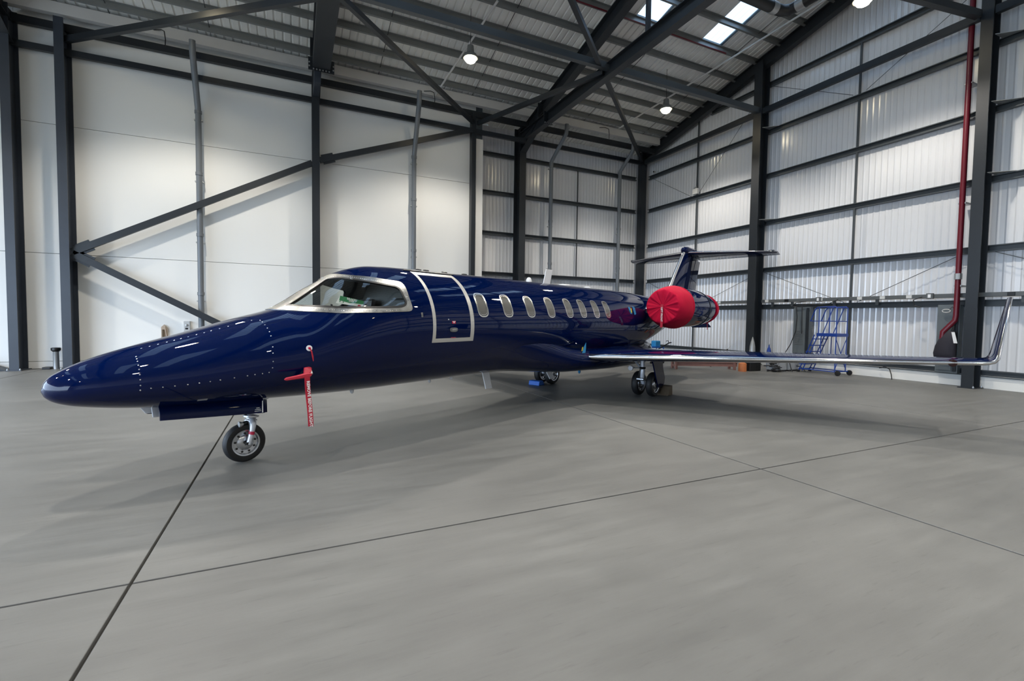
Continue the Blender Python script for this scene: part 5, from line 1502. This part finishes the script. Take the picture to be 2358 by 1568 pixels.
# small fittings
wb1 = empty('alarm_box', (-3.27, 18.85, 1.1), 'small white fire alarm box on the white wall above the nose', 'alarm box')
MB().box((-3.36, 18.74, 1.14), (-3.18, 18.85, 1.48)).build('case', M['plastic'], wb1, bevel=0.01)
MB().lathe([(0, 0.045), (0.02, 0.042), (0.03, 0.02)], (-3.27, 18.74, 1.34), (0, -1, 0), 14).build('sounder', M['galv'], wb1, smooth=True)
MB().box((-3.31, 18.735, 1.20), (-3.23, 18.74, 1.26)).build('panel', M['gasket'], wb1)
wb2 = empty('wall_phone', (-3.88, 18.85, 0.9), 'pale wooden holder with hung tools on the white wall', 'wall holder')
MB().add([(-3.98, 18.83, 0.92), (-3.80, 18.83, 0.92), (-3.80, 18.83, 1.24), (-3.90, 18.83, 1.36), (-3.98, 18.83, 1.28), (-3.98, 18.78, 0.92), (-3.80, 18.78, 0.92), (-3.80, 18.78, 1.24), (-3.90, 18.78, 1.36), (-3.98, 18.78, 1.28)],
         [(0, 1, 2, 3, 4), (9, 8, 7, 6, 5), (0, 5, 6, 1), (1, 6, 7, 2), (2, 7, 8, 3), (3, 8, 9, 4), (4, 9, 5, 0)]).build('board', M['wood'], wb2, bevel=0.005)
MB().box((-3.95, 18.72, 0.96), (-3.90, 18.78, 1.2)).build('tool', M['brown'], wb2, bevel=0.01)
MB().tube([(-3.83, 18.75, 0.98), (-3.87, 18.75, 1.3)], 0.018, 8).build('tool', M['wood'], wb2)
an = empty('ash_stand', (-6.56, 18.62, 0), 'grey pedestal bin with black top between the two left columns', 'bin')
MB().lathe([(0.0, 0.075), (0.52, 0.07), (0.53, 0.075)], (-6.56, 18.62, 0.0), (0, 0, 1), 18).build('post', M['galv'], an, smooth=True)
MB().lathe([(0.53, 0.08), (0.57, 0.115), (0.64, 0.115), (0.65, 0.09)], (-6.56, 18.62, 0.0), (0, 0, 1), 18).build('lid', M['gasket'], an, smooth=True)
sh = MB().box((-6.85, 18.50, 0), (-6.66, 18.75, 0.07)).build('black_wedge', M['gasket'], bevel=0.01)
tag(sh, 'low black rubber wedge on the floor by the pedestal bin', 'wedge')
wd_ = MB().add([(-9.0, 18.3, 0), (-7.52, 18.3, 0), (-9.0, 18.7, 0), (-7.52, 18.7, 0), (-9.0, 18.3, 0.62), (-9.0, 18.7, 0.62)],
               [(0, 1, 4), (2, 5, 3), (0, 2, 3, 1), (0, 4, 5, 2), (1, 3, 5, 4)]).build('dark_ramp', M['steel'])
tag(wd_, 'dark sloping ramp at the left edge against the wall', 'ramp')
jb = empty('junction_box', (16.8, 16.2, 7.6), 'small white box on a girt of the right wall near the corner', 'junction box')
MB().box((16.70, 16.05, 7.53), (16.83, 16.33, 7.78)).build('case', M['plastic'], jb, bevel=0.01)
MB().tube([(16.72, 16.25, 7.82), (16.72, 16.12, 7.84)], 0.03, 10).build('gland', M['galv'], jb)
sc_ = empty('security_camera', (16.78, 18.9, 9.2), 'tiny black and white security camera on a girt near the corner', 'camera')
MB().tube([(16.78, 18.95, 9.30), (16.70, 18.95, 9.30)], 0.05, 12).build('body', M['plastic'], sc_, smooth=True)
MB().tube([(16.70, 18.95, 9.30), (16.685, 18.95, 9.30)], 0.04, 12).build('eye', M['gasket'], sc_)

# loose black cables looping from the eave
for lab, p in (('black cable loop dangling from the eave above the second column', (-3.6, 18.1, 10.35)), ('black cable loop dangling from the eave above the ribbed wall', (13.2, 18.1, 10.4)),
               ('black cable loop dangling from the eave beside the left lamp', (4.95, 18.1, 10.3))):
    x, y, z = p
    o = MB().tube([(x - 0.35, y + 0.24, z + 0.20), (x - 0.1, y + 0.1, z + 0.2), (x, y - 0.04, z + 0.1), (x + 0.03, y - 0.05, z - 0.15), (x + 0.02, y - 0.05, z - 0.35)], 0.014, 8).build('eave_cable', M['cable'], smooth=True)
    tag(o, lab, 'cable', 'loose cables at the eave')
